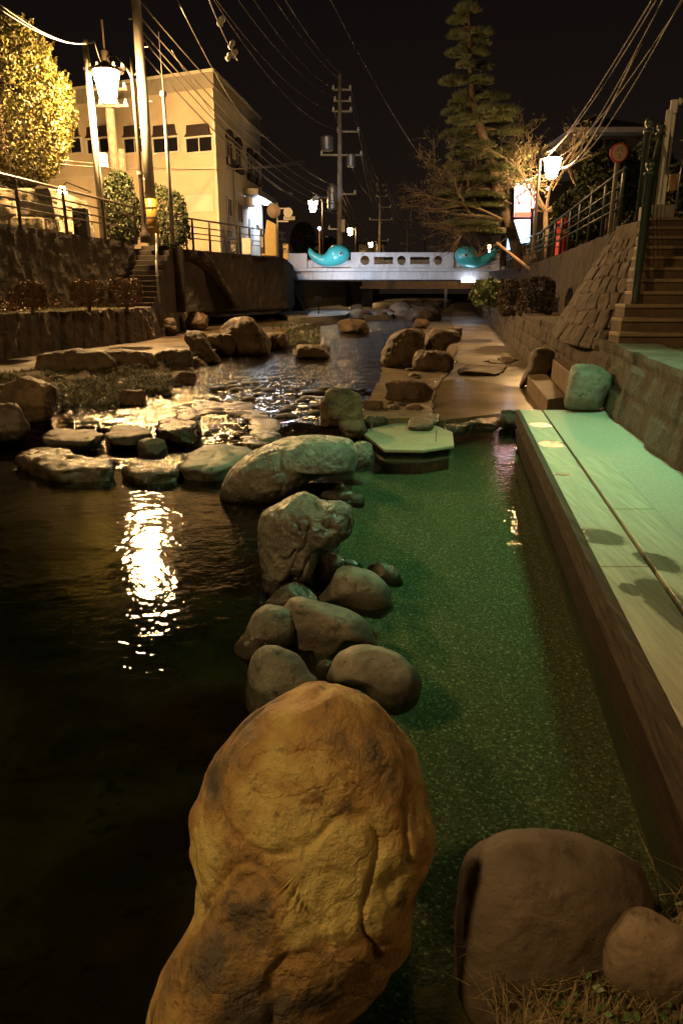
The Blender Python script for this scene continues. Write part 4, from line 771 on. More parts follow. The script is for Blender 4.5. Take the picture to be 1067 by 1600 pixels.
for ow, (dz, dzb, s) in zip(('second highest', 'middle', 'fourth', 'lowest', 'highest'), ((0, 0, .9), (-.35, -.5, .9), (-.55, -.6, 1.15), (-1.0, -1.2, 1.0), (.45, .45, .8))):
    wire(lowA + Vector((0, 0, dz)), lowB + Vector((0, 0, dzb)), s, .022, ow + ' cable sagging across the cream building to the tall utility pole', 'low cables across the cream building')
    wire(lowB + Vector((.3, 0, dzb)), Vector((tops[1].x, 92, at(595, 372, Y=92).z + dzb*.5)), s*1.2, .03, ow + ' cable sagging from the tall utility pole to the second pole', 'low cables beyond the tall pole')
for dz in (0, .12): wire(at(-5, 3+dz*60, Y=14), at(148, 66, Y=24.8) + Vector((0, 0, dz*.3)), .25, .012, ('lower' if dz == 0 else 'upper') + ' of two thin wires from the top left corner to the slim pale pole', 'paired wires at the top left')
wire(at(148, 66, Y=24.8), wp - Vector((0, 0, .6)), .15, .012, 'short wire from the slim pale pole to the dark wooden pole')
wire(at(90, 249, Y=25), at(478, 255, Y=40), .3, .014, 'thin level wire across the cream building, upper of the two', None); wire(at(90, 256, Y=25), at(478, 251, Y=40), .3, .014, 'thin level wire across the cream building, lower of the two', None)
wire(at(268, 78, Y=25), lowB + Vector((-3, 0, 0)), .9, .01, 'thin wire from the mast top towards the building corner')
wi = wire(at(325, -5, Y=16), at(372, 95, Y=24), .1, .012, 'short dark wire with clustered insulators at the top left of the middle')
for (px, py, Y) in ((346, 33, 18.5), (362, 70, 22), (367, 84, 23), (358, 88, 23)):
    q = at(px, py, Y=Y); MB().lathe(q, [(.03, -.12), (.08, -.08), (.05, -.02), (.08, .04), (.04, .12)], 8, Vector((.5, 0, .8))).build('insulator', white, wi, True)
wire(at(275, -5, Y=18), at(420, 215, Y=45), .7, .012, 'dim wire passing above the roof corner of the cream building')
RT = at(857, 243, Y=31)
for i, ((px, py), Y, s) in enumerate([((1032, -12), 11, .35), ((1030, -20), 10.5, .2), ((1072, -8), 11, .5), ((1064, 0), 10.8, .9), ((1050, -30), 10.5, .6)]):
    wire(at(px, py, Y=Y), RT + Vector((-.1+.06*i, 0, .1-.12*i)), s, .013, ['first', 'second', 'third', 'fourth', 'fifth'][i] + ' wire from the left sweeping down to the right street lamp', 'wires to the right street lamp')
wire(at(1000, 70, Y=14), at(878, 262, Y=29), .5, .03, 'thicker cable ending just above the right street lamp')
# ================================================================ trees
def hedge_tree(C, rx, ry, rz, n, size, name, label, m, trunk=True, cat='tree', group=None, inner=.7, power=2.4, tr=.12, zbase=None):
    t = thing(name, Vector((C.x, C.y, zbase if zbase is not None else C.z-rz)), label, cat, group); mb = MB(); pts = shell_points(C, rx, ry, rz, n, inner, power=power)
    off = Vector((C.x, C.y, 1)); keep = []
    for p in pts:
        q = Vector(p); k = fbm((q-C)*1.3/max(rx, .3)*1.6 + off, 3); keep.append(tuple(C + (q-C)*(1 + .16*k)))
    leaves(keep, size, mb); mb.build('foliage', m, t)
    if trunk:
        b = Vector((C.x, C.y, t.location.z)); mb = MB().tube([b, b.lerp(C, .5) + Vector((.03, 0, 0)), C + Vector((0, 0, rz*.5))], [tr, tr*.7, tr*.3], 8)
        for k in range(7):
            a = k*.9; mb.tube([b.lerp(C, .6+.05*k), C + Vector((math.cos(a)*rx*.6, math.sin(a)*ry*.6, rz*.2*math.sin(k)))], [tr*.4, tr*.12], 6)
        mb.build('trunk', bark, t, True)
    return t
# big clipped tree on the left
C = at(10, 160, Y=25.0); rz = (at(18, 20, Y=25).z - at(18, 300, Y=25).z)/2
t = thing('clipped_tree', Vector((C.x-.3, C.y, ZL+.9)), 'big golden-lit clipped tree at the left picture edge above the stone wall', 'tree'); mb = MB(); P_ = []
for k in range(36000):
    u = random.random(); zz = -1 + 2*u; prof = (1-abs(zz)**2.6)**.5*(1 - .22*max(0, zz)) ; a = random.uniform(0, 6.283); r = (2.05 + .2*fbm(Vector((math.cos(a)*2, math.sin(a)*2, zz*3)), 3))*prof*random.uniform(.80, 1.03)
    P_.append((C.x-.1 + math.cos(a)*r, C.y + math.sin(a)*r, C.z + zz*rz + .12*random.random()))
for k in range(90):
    u = random.uniform(-.3, .95); a = random.uniform(0, 6.283); r = 2.08*(1-abs(u)**2.6)**.5*(1-.22*max(0, u)); q = Vector((C.x-.1+math.cos(a)*r, C.y+math.sin(a)*r, C.z+u*rz))
    for j in range(14): P_.append(tuple(q + Vector((math.cos(a)*.02*j*.6, math.sin(a)*.02*j*.6, .022*j)) + Vector((random.gauss(0, .02), random.gauss(0, .02), 0))))
leaves(P_, .10, mb, aspect=1.8); mb.build('foliage', leaf_gold, t)
MB().tube([Vector((C.x-.3, C.y, ZL+.9)), C - Vector((.3, 0, 0)), C + Vector((-.3, 0, rz*.8))], [.2, .14, .04], 10).build('trunk', bark, t, True)
# stone wall under it
yw = 22; a = at(-60, 330, Y=22.5); b = at(97, 330, Y=23.4); zt0 = at(0, 275, Y=22.8).z
swl = blockwall([(a.x-1, a.y), (b.x-.1, b.y), (b.x+.05, b.y+3)], ZL-.1, zt0-.25, (1, .25), 'stone_garden_wall', mat('garden_wall', (.36, .31, .22), (.2, .17, .12), 3, .85, .7, 16, spots=.6, spotscale=7, dist=.03), bw=.5, bh=.4, step=.06, jitter=.05, groove=.035); tag(swl, 'stone garden wall under the big clipped tree behind the left railing', 'stone wall')
for (x0, y0, x1, y1, Y, lab) in ((166, 276, 214, 385, 26.5, 'round green shrub behind the slim pale pole and railing'), (222, 300, 292, 388, 28, 'broad green shrub behind the concrete pole and the mast')):
    c = at((x0+x1)/2, (y0+y1)/2, Y=Y); k = Y/1100; hedge_tree(c, (x1-x0)/2*k, (x1-x0)/2*k, (y1-y0)/2*k, 6500, .11, 'shrub', lab, leaf, zbase=ZL, cat='shrub')
for (x0, y0, x1, y1, Y, lab) in ((456, 352, 492, 396, 75, 'leafy tree left of the hanging orange lantern beyond the bridge'), (498, 372, 526, 398, 85, 'small leafy tree right behind the left teal ornament')):
    c = at((x0+x1)/2, (y0+y1)/2, Y=Y); k = Y/1100; hedge_tree(c, (x1-x0)/2*k, (x1-x0)/2*k, (y1-y0)/2*k, 4500, .22, 'leafy_tree', lab, leaf, zbase=ZL)
# bushy trees on the right behind the bus stop sign
for (cx, cy_, rx, ry, Y, lab) in ((952, 285, 44, 48, 24, 'bushy dark green tree behind the bus stop sign'), (905, 345, 42, 45, 28, 'dark bushy tree behind the red post box'), (1010, 290, 38, 62, 26, 'dark tall bush behind the barred rails at the top of the steps'), (1060, 330, 30, 70, 22, 'dark bush behind the grey barred fence')):
    c = at(cx, cy_, Y=Y); k = Y/1100; hedge_tree(c, rx*k, rx*k, ry*k, 7000, .16, 'bushy_tree', lab, leaf, zbase=ZR, power=2.0, inner=.55)
# azaleas on the left terrace
for (x0, y0, x1, y1, lab) in ((24, 436, 72, 494, 'clipped azalea bush on the left terrace, nearest the left picture edge'), (112, 437, 162, 488, 'clipped round-topped azalea bush in the middle of the left terrace row'), (170, 437, 222, 484, 'clipped flat-topped azalea bush beside the narrow left stairs')):
    Y = {24: 16.2, 112: 18.2, 170: 19.2}[x0]
    c = at((x0+x1)/2, y0*.55+y1*.45-3, Y=Y); k = Y/1100; hw = (x1-x0)/2*k*.9; hh = hw*.8
    hedge_tree(c, hw, hw*.8, hh, 6500, .05, 'clipped_azalea', lab, leaf_red, power=4.0, inner=.85, tr=.05, zbase=1.2, cat='bush', group='clipped azaleas on the left terrace')
P_ = []
for k in range(3000):
    u = random.random(); a = Vector((LS[2][0]+.55, LS[2][1]-.9, 0)).lerp(Vector((LS[3][0]-.5, LS[3][1]-1.0, 0)), u); P_.append((a.x-.35+random.gauss(0, .15), a.y+random.gauss(0, .3), 1.15+abs(random.gauss(0, .22))))
o = leaves(P_, .08, MB()).build('ground_cover', leaf_red); tag(o, 'scrubby dark ground cover along the foot of the left retaining wall', 'ground cover'); o['kind'] = 'stuff'
P_ = []
for k in range(3500):
    a = Vector(at(350, 465, z=1.3)).lerp(at(430, 462, z=1.1), random.random()); P_.append((a.x+random.gauss(0, .5), a.y+random.gauss(0, .8)+1.2, 1.05+abs(random.gauss(0, .42))))
tag(leaves(P_, .1, MB()).build('ragged_bush', leaf_red), 'ragged brownish bush at the wall between the left stairs and the bridge', 'bush')
# right terrace hedges near the bridge
for (x0, y0, x1, y1, Y, m, lab) in ((782, 440, 818, 490, 23, leaf_dry, 'brown box hedge at the end of the right terrace, left one'), (815, 437, 860, 492, 20.5, leaf_dry, 'reddish brown box hedge against the right retaining wall')):
    c = at((x0+x1)/2, (y0+y1)/2, Y=Y); k = Y/1100; hedge_tree(c, (x1-x0)/2*k, .6, (y1-y0)/2*k, 6000, .07, 'box_hedge', lab, m, power=5, inner=.85, trunk=False, zbase=1.08, cat='hedge')
t = thing('broadleaf_plant', at(762, 470, Y=27), 'light green broad-leaved plant hanging by the right end of the bridge', 'plant'); c = at(765, 458, Y=26); P_ = shell_points(c, .75, .5, .55, 900, .2)
leaves(P_, .2, MB(), aspect=2.4).build('foliage', mat('leaf_light', (.22, .27, .12), (.13, .17, .07), 4, .5, 0), t); MB().tube([c - Vector((0, 0, .7)), c], .03, 6).build('stem', bark, t)
# ---- pine
PY = 34.0; CR = [(360,50,110,80),(300,125,90,50),(310,215,110,60),(450,200,110,50),(410,270,150,60),(300,330,110,50),(430,330,90,60),(350,400,90,60),(465,415,90,50),(270,505,130,60),(440,500,130,60),(360,590,140,50),(485,610,110,60),(320,640,130,50),(290,700,140,60),(560,695,200,70),(500,740,220,70),(350,750,180,60),(290,840,160,80),(430,830,160,80),(630,820,130,80),(370,900,180,70),(330,970,160,60),(450,980,180,80),(640,950,250,60),(280,1050,90,80),(560,1060,260,80),(400,1130,250,80),(650,1140,200,60),(280,1210,170,60),(450,1230,250,80),(330,1290,200,60),(480,1290,200,70),(400,1440,150,60),(500,1450,150,80),(400,1400,250,70),(300,1390,160,50)]
TR = [(370,60),(378,300),(380,480),(400,660),(465,880),(530,1100),(560,1240),(600,1340),(660,1480),(710,1640)]
cv = lambda x, y, dy=0: at(640+x/4, y/4, Y=PY+dy)
pt_ = thing('pine_tree', Vector((cv(*TR[-1]).x, PY, ZR)), 'tall layered Japanese pine with leaning trunk at the right end of the bridge', 'pine tree')
trk = [cv(*p) for p in TR]; trk[-1].z = ZR-.1

def trunk_at(z):
    for a, b in zip(trk[:-1], trk[1:]):
        if b.z <= z <= a.z: return a.lerp(b, (a.z-z)/(a.z-b.z))
    return trk[0] if z > trk[0].z else trk[-1]
lm, bm_ = MB(), MB().tube(trk, [.05, .09, .12, .15, .2, .25, .28, .3, .34, .4], 12); P_ = []
CR2 = [(x, y, w, h, random.uniform(-.5, .5)) for x, y, w, h in CR] + [(random.uniform(240, 560) + (0 if y < 700 else 40), y, 110, 50, random.choice((-1, 1))*random.uniform(.8, 1.6)) for y in range(600, 1350, 75)]
for (x, y, w_, h_, dy) in CR2:
    c = cv(x, y, dy*1.2); rx = w_/8*PY/1100*1.12; rz_ = h_/8*PY/1100*.62
    n = int(170*w_*h_/6000) + 45
    for _ in range(n):
        a = random.uniform(0, 6.283); r = math.sqrt(random.random()); q = Vector((c.x+math.cos(a)*r*rx, c.y+math.sin(a)*r*rx*.9, c.z + rz_*(1-r*r)*random.uniform(-.2, 1) - .1*r))
        s = .2*random.uniform(.6, 1.3)
        for j in range(7):
            d = Vector((random.gauss(0, .6), random.gauss(0, .6), abs(random.gauss(.5, .5)))).normalized()*s; e = d.cross(Vector((random.random(), random.random(), .3))).normalized()*.011; lm.add([q-e, q+e, q+d], [(0, 1, 2)])
    b = trunk_at(c.z+.15); mid = b.lerp(c, .5) + Vector((0, 0, random.uniform(-.1, .2))); bm_.tube([b, mid, c - Vector((0, 0, .02))], [.07, .045, .02], 6)
    for _ in range(4): bm_.tube([b.lerp(c, .6), c + Vector((random.uniform(-.7, .7)*rx, random.uniform(-.7, .7)*rx, .02))], [.025, .008], 5)
lm.build('foliage', needle, pt_); bm_.build('trunk', bark, pt_, True)
def twiggy(c0_, dirs, n, L, seed, mb, rr=.03):
    rnd = random.Random(seed)
    def grow(p, d, l, r, k):
        q = p + d*l*.5 + Vector((rnd.gauss(0, .05), rnd.gauss(0, .05), rnd.gauss(0, .04)))*l; e = q + (d + Vector((rnd.gauss(0, .25), rnd.gauss(0, .25), rnd.gauss(0, .2)))).normalized()*l*.5
        mb.tube([p, q, e], [r, r*.8, r*.55], 4, False)
        if k:
            for _ in range(3):
                dd = (d + Vector((rnd.gauss(0, .55), rnd.gauss(0, .5), rnd.gauss(.05, .4)))).normalized(); grow(p.lerp(e, rnd.uniform(.4, 1)), dd, l*rnd.uniform(.5, .8), r*.55, k-1)
    for d in dirs: grow(c0_, Vector(d).normalized(), L, rr, n)
# bare spreading trees round the lamp
for (px, py, pz_, Y, dirs, L_, lab, s) in [
    (852, 330, 410, 33.5, [(-1, 0, .25), (-.7, .3, .8), (.9, -.2, .35), (1, .1, .12), (.2, 0, 1), (-.9, -.4, .5)], 1.9, 'bare spreading tree with lamplit twigs right behind the right street lamp', 3),
    (786, 300, 410, 34.8, [(-1, -.2, .1), (-1, .2, -.08), (-.8, -.3, .5), (-.3, 0, 1), (-.9, 0, .3), (.3, 0, .9)], 1.9, 'bare twiggy tree between the pine trunk and the lit signs', 4)]:
    c = at(px, py, Y=Y); t = thing('bare_tree', Vector((c.x, Y, ZR)), lab, 'tree'); mb = MB(); mb.tube([Vector((c.x+.2, Y, ZR)), Vector((c.x+.1, Y, (ZR+c.z)/2)), c], [.17, .13, .1], 8).build('trunk', bark, t, True)
    mb = MB(); twiggy(c, dirs, 5, L_, s, mb, .07); mb.build('crown', twigm, t)
    P_ = []
    for v in mb.v[::23]: P_.append((v[0]+random.gauss(0, .08), v[1]+random.gauss(0, .08), v[2]+random.gauss(0, .06)))
    leaves(P_, .10, MB()).build('foliage', needle, t)
MB_ = MB(); c = cv(540, 1300); t = thing('bare_shrub', cv(430, 1560), 'pale twiggy shrub under the lowest pine boughs beside the right teal ornament', 'shrub'); 
twiggy(Vector((cv(560, 1380).x, PY-.6, cv(560, 1380).z)), [(-1, -.2, .05), (-1, 0, .25), (-1, .2, -.1), (-.8, -.4, .2)], 5, 2.1, 11, MB_, .05); twiggy(Vector((cv(430, 1560).x, PY, cv(430, 1560).z-.3)), [(-.5, 0, 1), (.5, 0, 1), (0, .2, 1), (-1, 0, .6), (.9, 0, .7)], 4, 1.0, 12, MB_, .035); MB_.build('twigs', twigm, t)
# leaning prop post by the pine
MB().tube([at(776, 378, Y=33), at(829, 424, Y=31)], .055, 8)
pp = MB().tube([at(776, 380, Y=33), at(829, 422, Y=31.5)], .06, 8).build('prop_pole', mat('bare_wood', (.34, .22, .12), (.24, .15, .08), 5, .7, .2)); tag(pp, 'slanting wooden prop pole under the pine beside the right teal ornament', 'pole')
# ================================================================ lit signs on the right
def lightbox(quad, Y, m, label, name='lit_sign', deep=.35, fr=True):
    p = [at(x, y, Y=Y) for x, y in quad]; c = sum(p, Vector())/4; t = thing(name, c - Vector((0, 0, .5)), label, 'sign')
    MB().prism([c + (q-c)*1.05 + Vector((0, .03, 0)) for q in p], Vector((0, deep, 0))).build('case', metal_b, t, bevel=.02)
    MB().prism(p, Vector((0, .029, 0))).build('panel', m, t); return t, c, p
s1, c, p = lightbox([(804, 287), (827, 285), (828, 339), (803, 339)], 33.4, emit('panel_pinkwhite', (1, .74, .86), 2.0), 'upper glowing white sign with red lettering behind the pine trunk')
redem = emit('letters_red', (1, .05, .06), .7)
writing('和風', .38, Vector((c.x, 33.37, c.z+.30)), FACE, redem, s1, sx=.8); writing('食事', .42, Vector((c.x, 33.37, c.z-.25)), FACE, redem, s1, sx=.8)
MB().abox(p[3].x, p[2].x, 33.34, 33.39, p[3].z, p[3].z+.2).build('red_band', redem, s1)
lightbox([(830, 290), (834, 290), (833, 325), (830, 325)], 33.4, emit('panel_magenta', (1, .35, .5), 1.6), 'narrow pink lit strip right of the upper glowing sign', deep=.1)
lightbox([(836, 300), (840, 296), (837, 345), (833, 350)], 33.6, emit('panel_violet', (.8, .7, 1), 1.8), 'thin violet lit edge sign beside the lamp post', deep=.1)
lightbox([(815, 281), (832, 279), (830, 284), (816, 288)], 33.5, emit('panel_cool', (.72, .84, 1), 3.5), 'small white light on top of the upper sign', deep=.1)
lightbox([(803, 344), (828, 343), (827, 378), (814, 380)], 33.2, emit('panel_blue', (.32, .62, 1), 3.6), 'large bluish white lit panel right of the leaning pine trunk')
lightbox([(794, 361), (797, 360), (806, 388), (791, 391)], 35.2, emit('panel_blue', (.32, .62, 1), 3.6), 'bluish white lit panel left of the leaning pine trunk')
tag(MB().lathe(at(857, 295, Y=36), [(.01, -.09), (.09, -.04), (.09, .04), (.01, .09)], 10).build('small_light', emit('spot_blue', (.5, .6, 1), 9)), 'small bluish white light below the right street lamp', 'lamp')
tag(MB().lathe(at(812, 416, Y=40), [(.01, -.09), (.14, -.04), (.14, .04), (.01, .09)], 10).build('small_light', emit('spot_white', (.9, .9, 1), 7)), 'small white light at the foot of the prop pole by the bridge end', 'lamp')
# shop behind the signs and the dim house on the slope
sh = thing('shop_building', (at(840, 350, Y=44).x, 44, ZR), 'dark shop building behind the lit signs and the pine', 'building'); x0 = at(800, 350, Y=44).x; x1 = at(1000, 350, Y=44).x
MB().abox(x0, x1, 44, 50, ZR, ZR+3.6).build('wall', conc_dark, sh); MB().prism([Vector((x0-.4, 43.4, ZR+3.6)), Vector((x1+.4, 43.4, ZR+3.6)), Vector((x1, 47, ZR+5.2)), Vector((x0, 47, ZR+5.2))], Vector((0, .3, .15))).build('roof', metal_b, sh)
hs = thing('house', (at(955, 240, Y=48).x, 48, ZR), 'dim house with a pale roof edge high on the slope behind the bus stop sign', 'house'); x0, x1 = at(885, 210, Y=48).x, at(1010, 210, Y=48).x; z1 = at(950, 212, Y=48).z
MB().abox(x0+.5, x1-.5, 48, 54, ZR, z1).build('wall', conc_dark, hs); MB().abox(x0, x1, 47, 55, z1, z1+.28).build('eave', conc, hs); MB().prism([Vector((x0, 47, z1+.285)), Vector((x1, 47, z1+.285)), Vector((x1-2, 51, z1+1.6)), Vector((x0+2, 51, z1+1.6))], Vector((0, .2, .1))).build('roof', conc_dark, hs)
for px in (925, 960): 
    q = at(px, 228, Y=47.97); MB().abox(q.x-.6, q.x+.6, 47.95, 48.0, q.z-.35, q.z+.35).build('window', darkglass, hs)
# ================================================================ small things on the left street
q = at(428, 330, Y=34); ms = thing('sign_post', Vector((at(433, 330, Y=34).x, 34, ZL)), 'grey post with a round mirror and a blue round sign right of the canopy', 'sign post')
MB().tube([ms.location, Vector((ms.location.x, 34, at(433, 316, Y=34).z))], .045, 8).build('pole', steel, ms, True)
MB().lathe((q.x, 33.9, q.z), [(.3, 0), (.3, .03), (.2, .06)], 28, Vector((0, 1, 0))).build('mirror', mat('mirror_back', (.32, .24, .18), (.26, .2, .15), 3, .6, 0), ms, True)
z = at(440, 326, Y=34).z; MB().tube([Vector((ms.location.x, 33.95, z)), Vector((at(452, 326, Y=34).x, 33.95, z))], .03, 6).build('arm', white, ms)
z = at(440, 346, Y=34).z; MB().tube([Vector((ms.location.x, 33.95, z)), Vector((at(451, 346, Y=34).x, 33.95, z))], .03, 6).build('arm', white, ms)
q = at(450, 332, Y=33.9); MB().lathe(q, [(.19, 0), (.19, .02)], 24, Vector((0, 1, 0))).build('blue_disc', mat('sign_blue', (.05, .12, .4), (.04, .1, .35), 3, .4, 0), ms); MB().lathe(q - Vector((0, .005, 0)), [(.2, .004), (.2, .03)], 24, Vector((0, 1, 0))).build('disc_rim', white, ms)
bm2 = MB().lathe(q + Vector((-.05, -.03, .06)), [(.028, -.028), (.03, .0), (.02, .03)], 8); bm2.abox(q.x-.085, q.x-.015, q.y-.03, q.y-.02, q.z-.11, q.z+.02); bm2.lathe(q + Vector((.06, -.03, .01)), [(.02, -.02), (.023, .0), (.015, .02)], 8); bm2.abox(q.x+.035, q.x+.085, q.y-.03, q.y-.02, q.z-.11, q.z-.02); bm2.build('pictogram', white, ms)
q = at(452, 341, Y=33.9); MB().box(q, Vector((.25, 0, 0)), Vector((0, .012, 0)), Vector((0, 0, .07))).build('plate', white, ms); writing('自転車可', .11, q - Vector((0, .018, 0)), FACE, ink, ms)
q = at(419, 375, Y=33); MB_ = MB().prism([Vector((at(408, 375, Y=33).x, 33, ZL)), Vector((at(431, 375, Y=33).x, 33, ZL)), Vector((at(431, 350, Y=33).x, 33, at(431, 350, Y=33).z)), Vector((at(417, 343, Y=33).x, 33, at(417, 343, Y=33).z))], Vector((0, 1.4, 0)))
tag(MB_.build('yellow_shelter', mat('panel_yellow', (.62, .48, .2), (.54, .4, .16), 3, .6, .05), bevel=.02), 'yellowish slant-topped shelter beside the mirror post', 'shelter')
for (x0, y0, x1, y1, Y, m, nm, lab, ct) in [(406, 366, 414, 408, 31, metal_b, 'dark_cabinet', 'dark narrow cabinet behind the railing in front of the yellow shelter', 'cabinet'), (378, 372, 393, 405, 31.5, white, 'white_cabinet', 'white cabinet under the shop canopy behind the railing', 'cabinet'), (442, 381, 451, 412, 37, mat('sign_cream', (.66, .5, .25), (.6, .44, .2), 3, .6, 0), 'street_sign', 'cream upright sign board at the left end of the bridge', 'sign'), (360, 376, 370, 402, 29, metal_b, 'notice_sign', 'small dark panel with white marks at the building corner', 'panel'), (112, 325, 138, 366, 22, metal_b, 'notice_sign', 'dark panel with white blotches behind the near left railing', 'panel')]:
    a, b = at(x0, y0, Y=Y), at(x1, y1, Y=Y); t = thing(nm, Vector(((a.x+b.x)/2, Y, ZL)), lab, ct); MB().abox(a.x, b.x, Y, Y+.25, ZL, a.z).build('body', m, t, bevel=.015)
    if nm == 'notice_sign':
        rnd = random.Random(x0); mk = MB()
        for _ in range(16 if x0 > 200 else 26): cx, cz = rnd.gauss((a.x+b.x)/2, (b.x-a.x)*.16), rnd.gauss(a.z-(a.z-b.z)*.42, (a.z-b.z)*.12); s = rnd.uniform(.015, .045); mk.box((cx, Y-.012, cz), Vector((s, 0, s*.4)), Vector((0, .01, 0)), Vector((-s*.3, 0, s*.6)))
        mk.build('white_marks', white, t)
    if nm == 'street_sign': writing('足湯', .22, Vector(((a.x+b.x)/2, Y-.012, a.z-.35)), FACE, ink, t)
    if nm == 'dark_cabinet': MB().abox(a.x+.04, b.x-.04, Y-.02, Y-.002, a.z-.5, a.z-.1).build('window', framem, t)
q = at(499, 357, Y=60); t = thing('slim_light_post', Vector((q.x, 60, ZL)), 'slim red and white lit post with bluish lamp above the left teal ornament', 'lamp'); MB().lathe(q, [(.03, -.14), (.14, 0), (.03, .14)], 10).build('bulb', emit('bulb_blue', (.6, .75, 1), 22), t, True); MB().tube([t.location, q - Vector((0, 0, .1))], .06, 8).build('post', mat('post_redwhite', (.6, .25, .2), (.5, .5, .5), 1.5, .5, 0), t)
fhz = at(690, 380, Y=240)
for (x0, x1, y0, Y, lab) in ((560, 600, 382, 140, 'dim low building behind the small far street lamp'), (470, 500, 384, 110, 'dim low building behind the leafy tree beyond the bridge')):
    a, b = at(x0, y0, Y=Y), at(x1, y0, Y=Y); t = thing('low_building', Vector(((a.x+b.x)/2, Y, ZL)), lab, 'building'); MB().abox(a.x, b.x, Y, Y+8, ZL-.3, a.z).build('wall', plaster_w, t); MB().abox(a.x-.4, b.x+.4, Y-.4, Y+8.4, a.z+.004, a.z+.35).build('roof', conc_dark, t)
    for k in range(3): x = a.x + (b.x-a.x)*(k+.5)/3; MB().abox(x-.5, x+.5, Y-.05, Y+.0, a.z-1.7, a.z-.6).build('window', darkglass, t)
# ================================================================ river stones
S = lambda *a, **k: slabrock(*a, **k)
STG = 'stepping stones across the river'
S([(27, 716), (40, 703), (75, 701), (105, 708), (140, 722), (185, 730), (180, 745), (130, 748), (80, 742), (40, 728)], .02, .14, 'long pale wet stone, leftmost of the front row of river stones')
S([(196, 727), (240, 724), (283, 730), (282, 744), (230, 750), (196, 742)], .0, .13, 'low wet stone just above the bright lamp reflection in the pool')
S([(284, 728), (310, 704), (350, 700), (396, 705), (390, 722), (350, 738), (300, 741)], .02, .16, 'broad yellowish flat stone left of the long whale-shaped boulder', rock_pale)
S((57, 672, 165, 694), .05, 0.081, 'dark low stone left of centre in the second river row', rock_dark); S((162, 667, 240, 689), .05, 0.074, 'thin dark slab between the golden rapids and the pool', rock_dark)
S((243, 654, 317, 682), .06, 0.105, 'humped wet stone in the middle of the river stones'); S((273, 637, 317, 661), .08, 0.099, 'small wet stone directly behind the humped wet stone')
S((296, 626, 350, 653), .08, 0.093, 'flat stone in the back row below the grassy bank point'); S((341, 628, 405, 654), .08, 0.093, 'flat pale stone in the back row left of the bridge reflection')
S((376, 642, 421, 663), .08, 0.087, 'small rounded stone behind the pair of piled stones'); S((389, 655, 441, 679), .08, 0.105, 'upper of the two piled stones left of the whale-shaped boulder'); S((387, 668, 440, 691), .08, 0.081, 'lower of the two piled stones left of the whale-shaped boulder'); S((374, 680, 423, 703), .05, 0.081, 'flat wet stone touching the whale-shaped boulder')
rock((214, 684, 262, 719), .0, 'dark round rock sitting in the gap of the front row', rock_dark)
# pebbly ripple rocks
for i in range(34):
    px = random.uniform(330, 520); py = random.uniform(590, 660); q = at(px, py, z=.1); blob([q + Vector((math.cos(t*.785)*random.uniform(.08, .2), math.sin(t*.785)*random.uniform(.08, .16), 0)) for t in range(8)], q, Vector((0, 0, 1)), .07, .1, i+300, 16, 8, .05).build('river_cobble', rock_dark, smooth=True)
for o in [o for o in bpy.data.objects if o.name.startswith('river_cobble')]: tag(o, 'dark wet cobble breaking the surface of the rapids', 'stone', 'cobbles in the rapids')
# left bank rocks
LBK = [((0, 590, 91, 662), .1, 'big round boulder at the left picture edge beside the golden rapids', rock_brown), ((-30, 628, 46, 694), .0, 'dark boulder cut by the left picture edge at the pool', rock_dark),
 ([(52, 580), (60, 556), (90, 549), (150, 547), (178, 560), (182, 580), (160, 592), (90, 592)], .2, 'long low bank rock above the round boulder at the left', rock_brown), ((154, 544, 250, 580), .25, 'broad bank rock in the middle of the left bank', rock_brown), ((242, 543, 302, 580), .2, 'shadowed bank rock left of the angular standing stone', rock_dark),
 ([(283, 520), (300, 516), (318, 520), (332, 545), (345, 563), (335, 567), (303, 566), (297, 545)], .15, 'angular triangular standing stone on the left bank', rock_brown), ((318, 521, 372, 557), .15, 'block-like rock between the angular stone and the tallest bank boulder', rock_brown), ([(345, 515), (352, 498), (375, 494), (400, 499), (410, 512), (420, 530), (425, 548), (410, 554), (375, 556), (352, 550), (340, 535)], .12, 'tallest bank boulder at the bend of the left bank', rock_brown),
 ([(240, 500), (258, 496), (278, 502), (279, 522), (250, 524), (241, 516)], .35, 'pale orange-lit boulder on the walkway near the narrow left stairs', rock_brown), ((288, 486, 327, 516), .35, 'rounded boulder behind the pale orange-lit one', rock_brown),
 ((257, 580, 311, 604), .1, 'smooth low stone at the water edge below the broad bank rock', rock_brown), ((180, 608, 231, 636), .1, 'small dark stone at the edge of the golden rapids', rock_brown), ((178, 592, 202, 612), .1, 'small upright stone between the two grass tufts', rock_brown),
 ((410, 518, 452, 545), .15, 'low rock on the left bank right of the tallest boulder', rock_brown), ((527, 498, 578, 521), .15, 'flat-topped rock at the left of the narrow upstream channel', rock_brown), ((486, 488, 512, 500), .2, 'small block at the corner of the far left walkway', rock_pale), ((548, 475, 567, 490), .3, 'small upright rock on the far left walkway', rock_brown), ((458, 538, 522, 563), .1, 'lone flat-topped rock standing in the river', rock_brown)]
for o_, z_, l_, m_ in LBK: rock(o_, z_, l_, m_, push=.2)
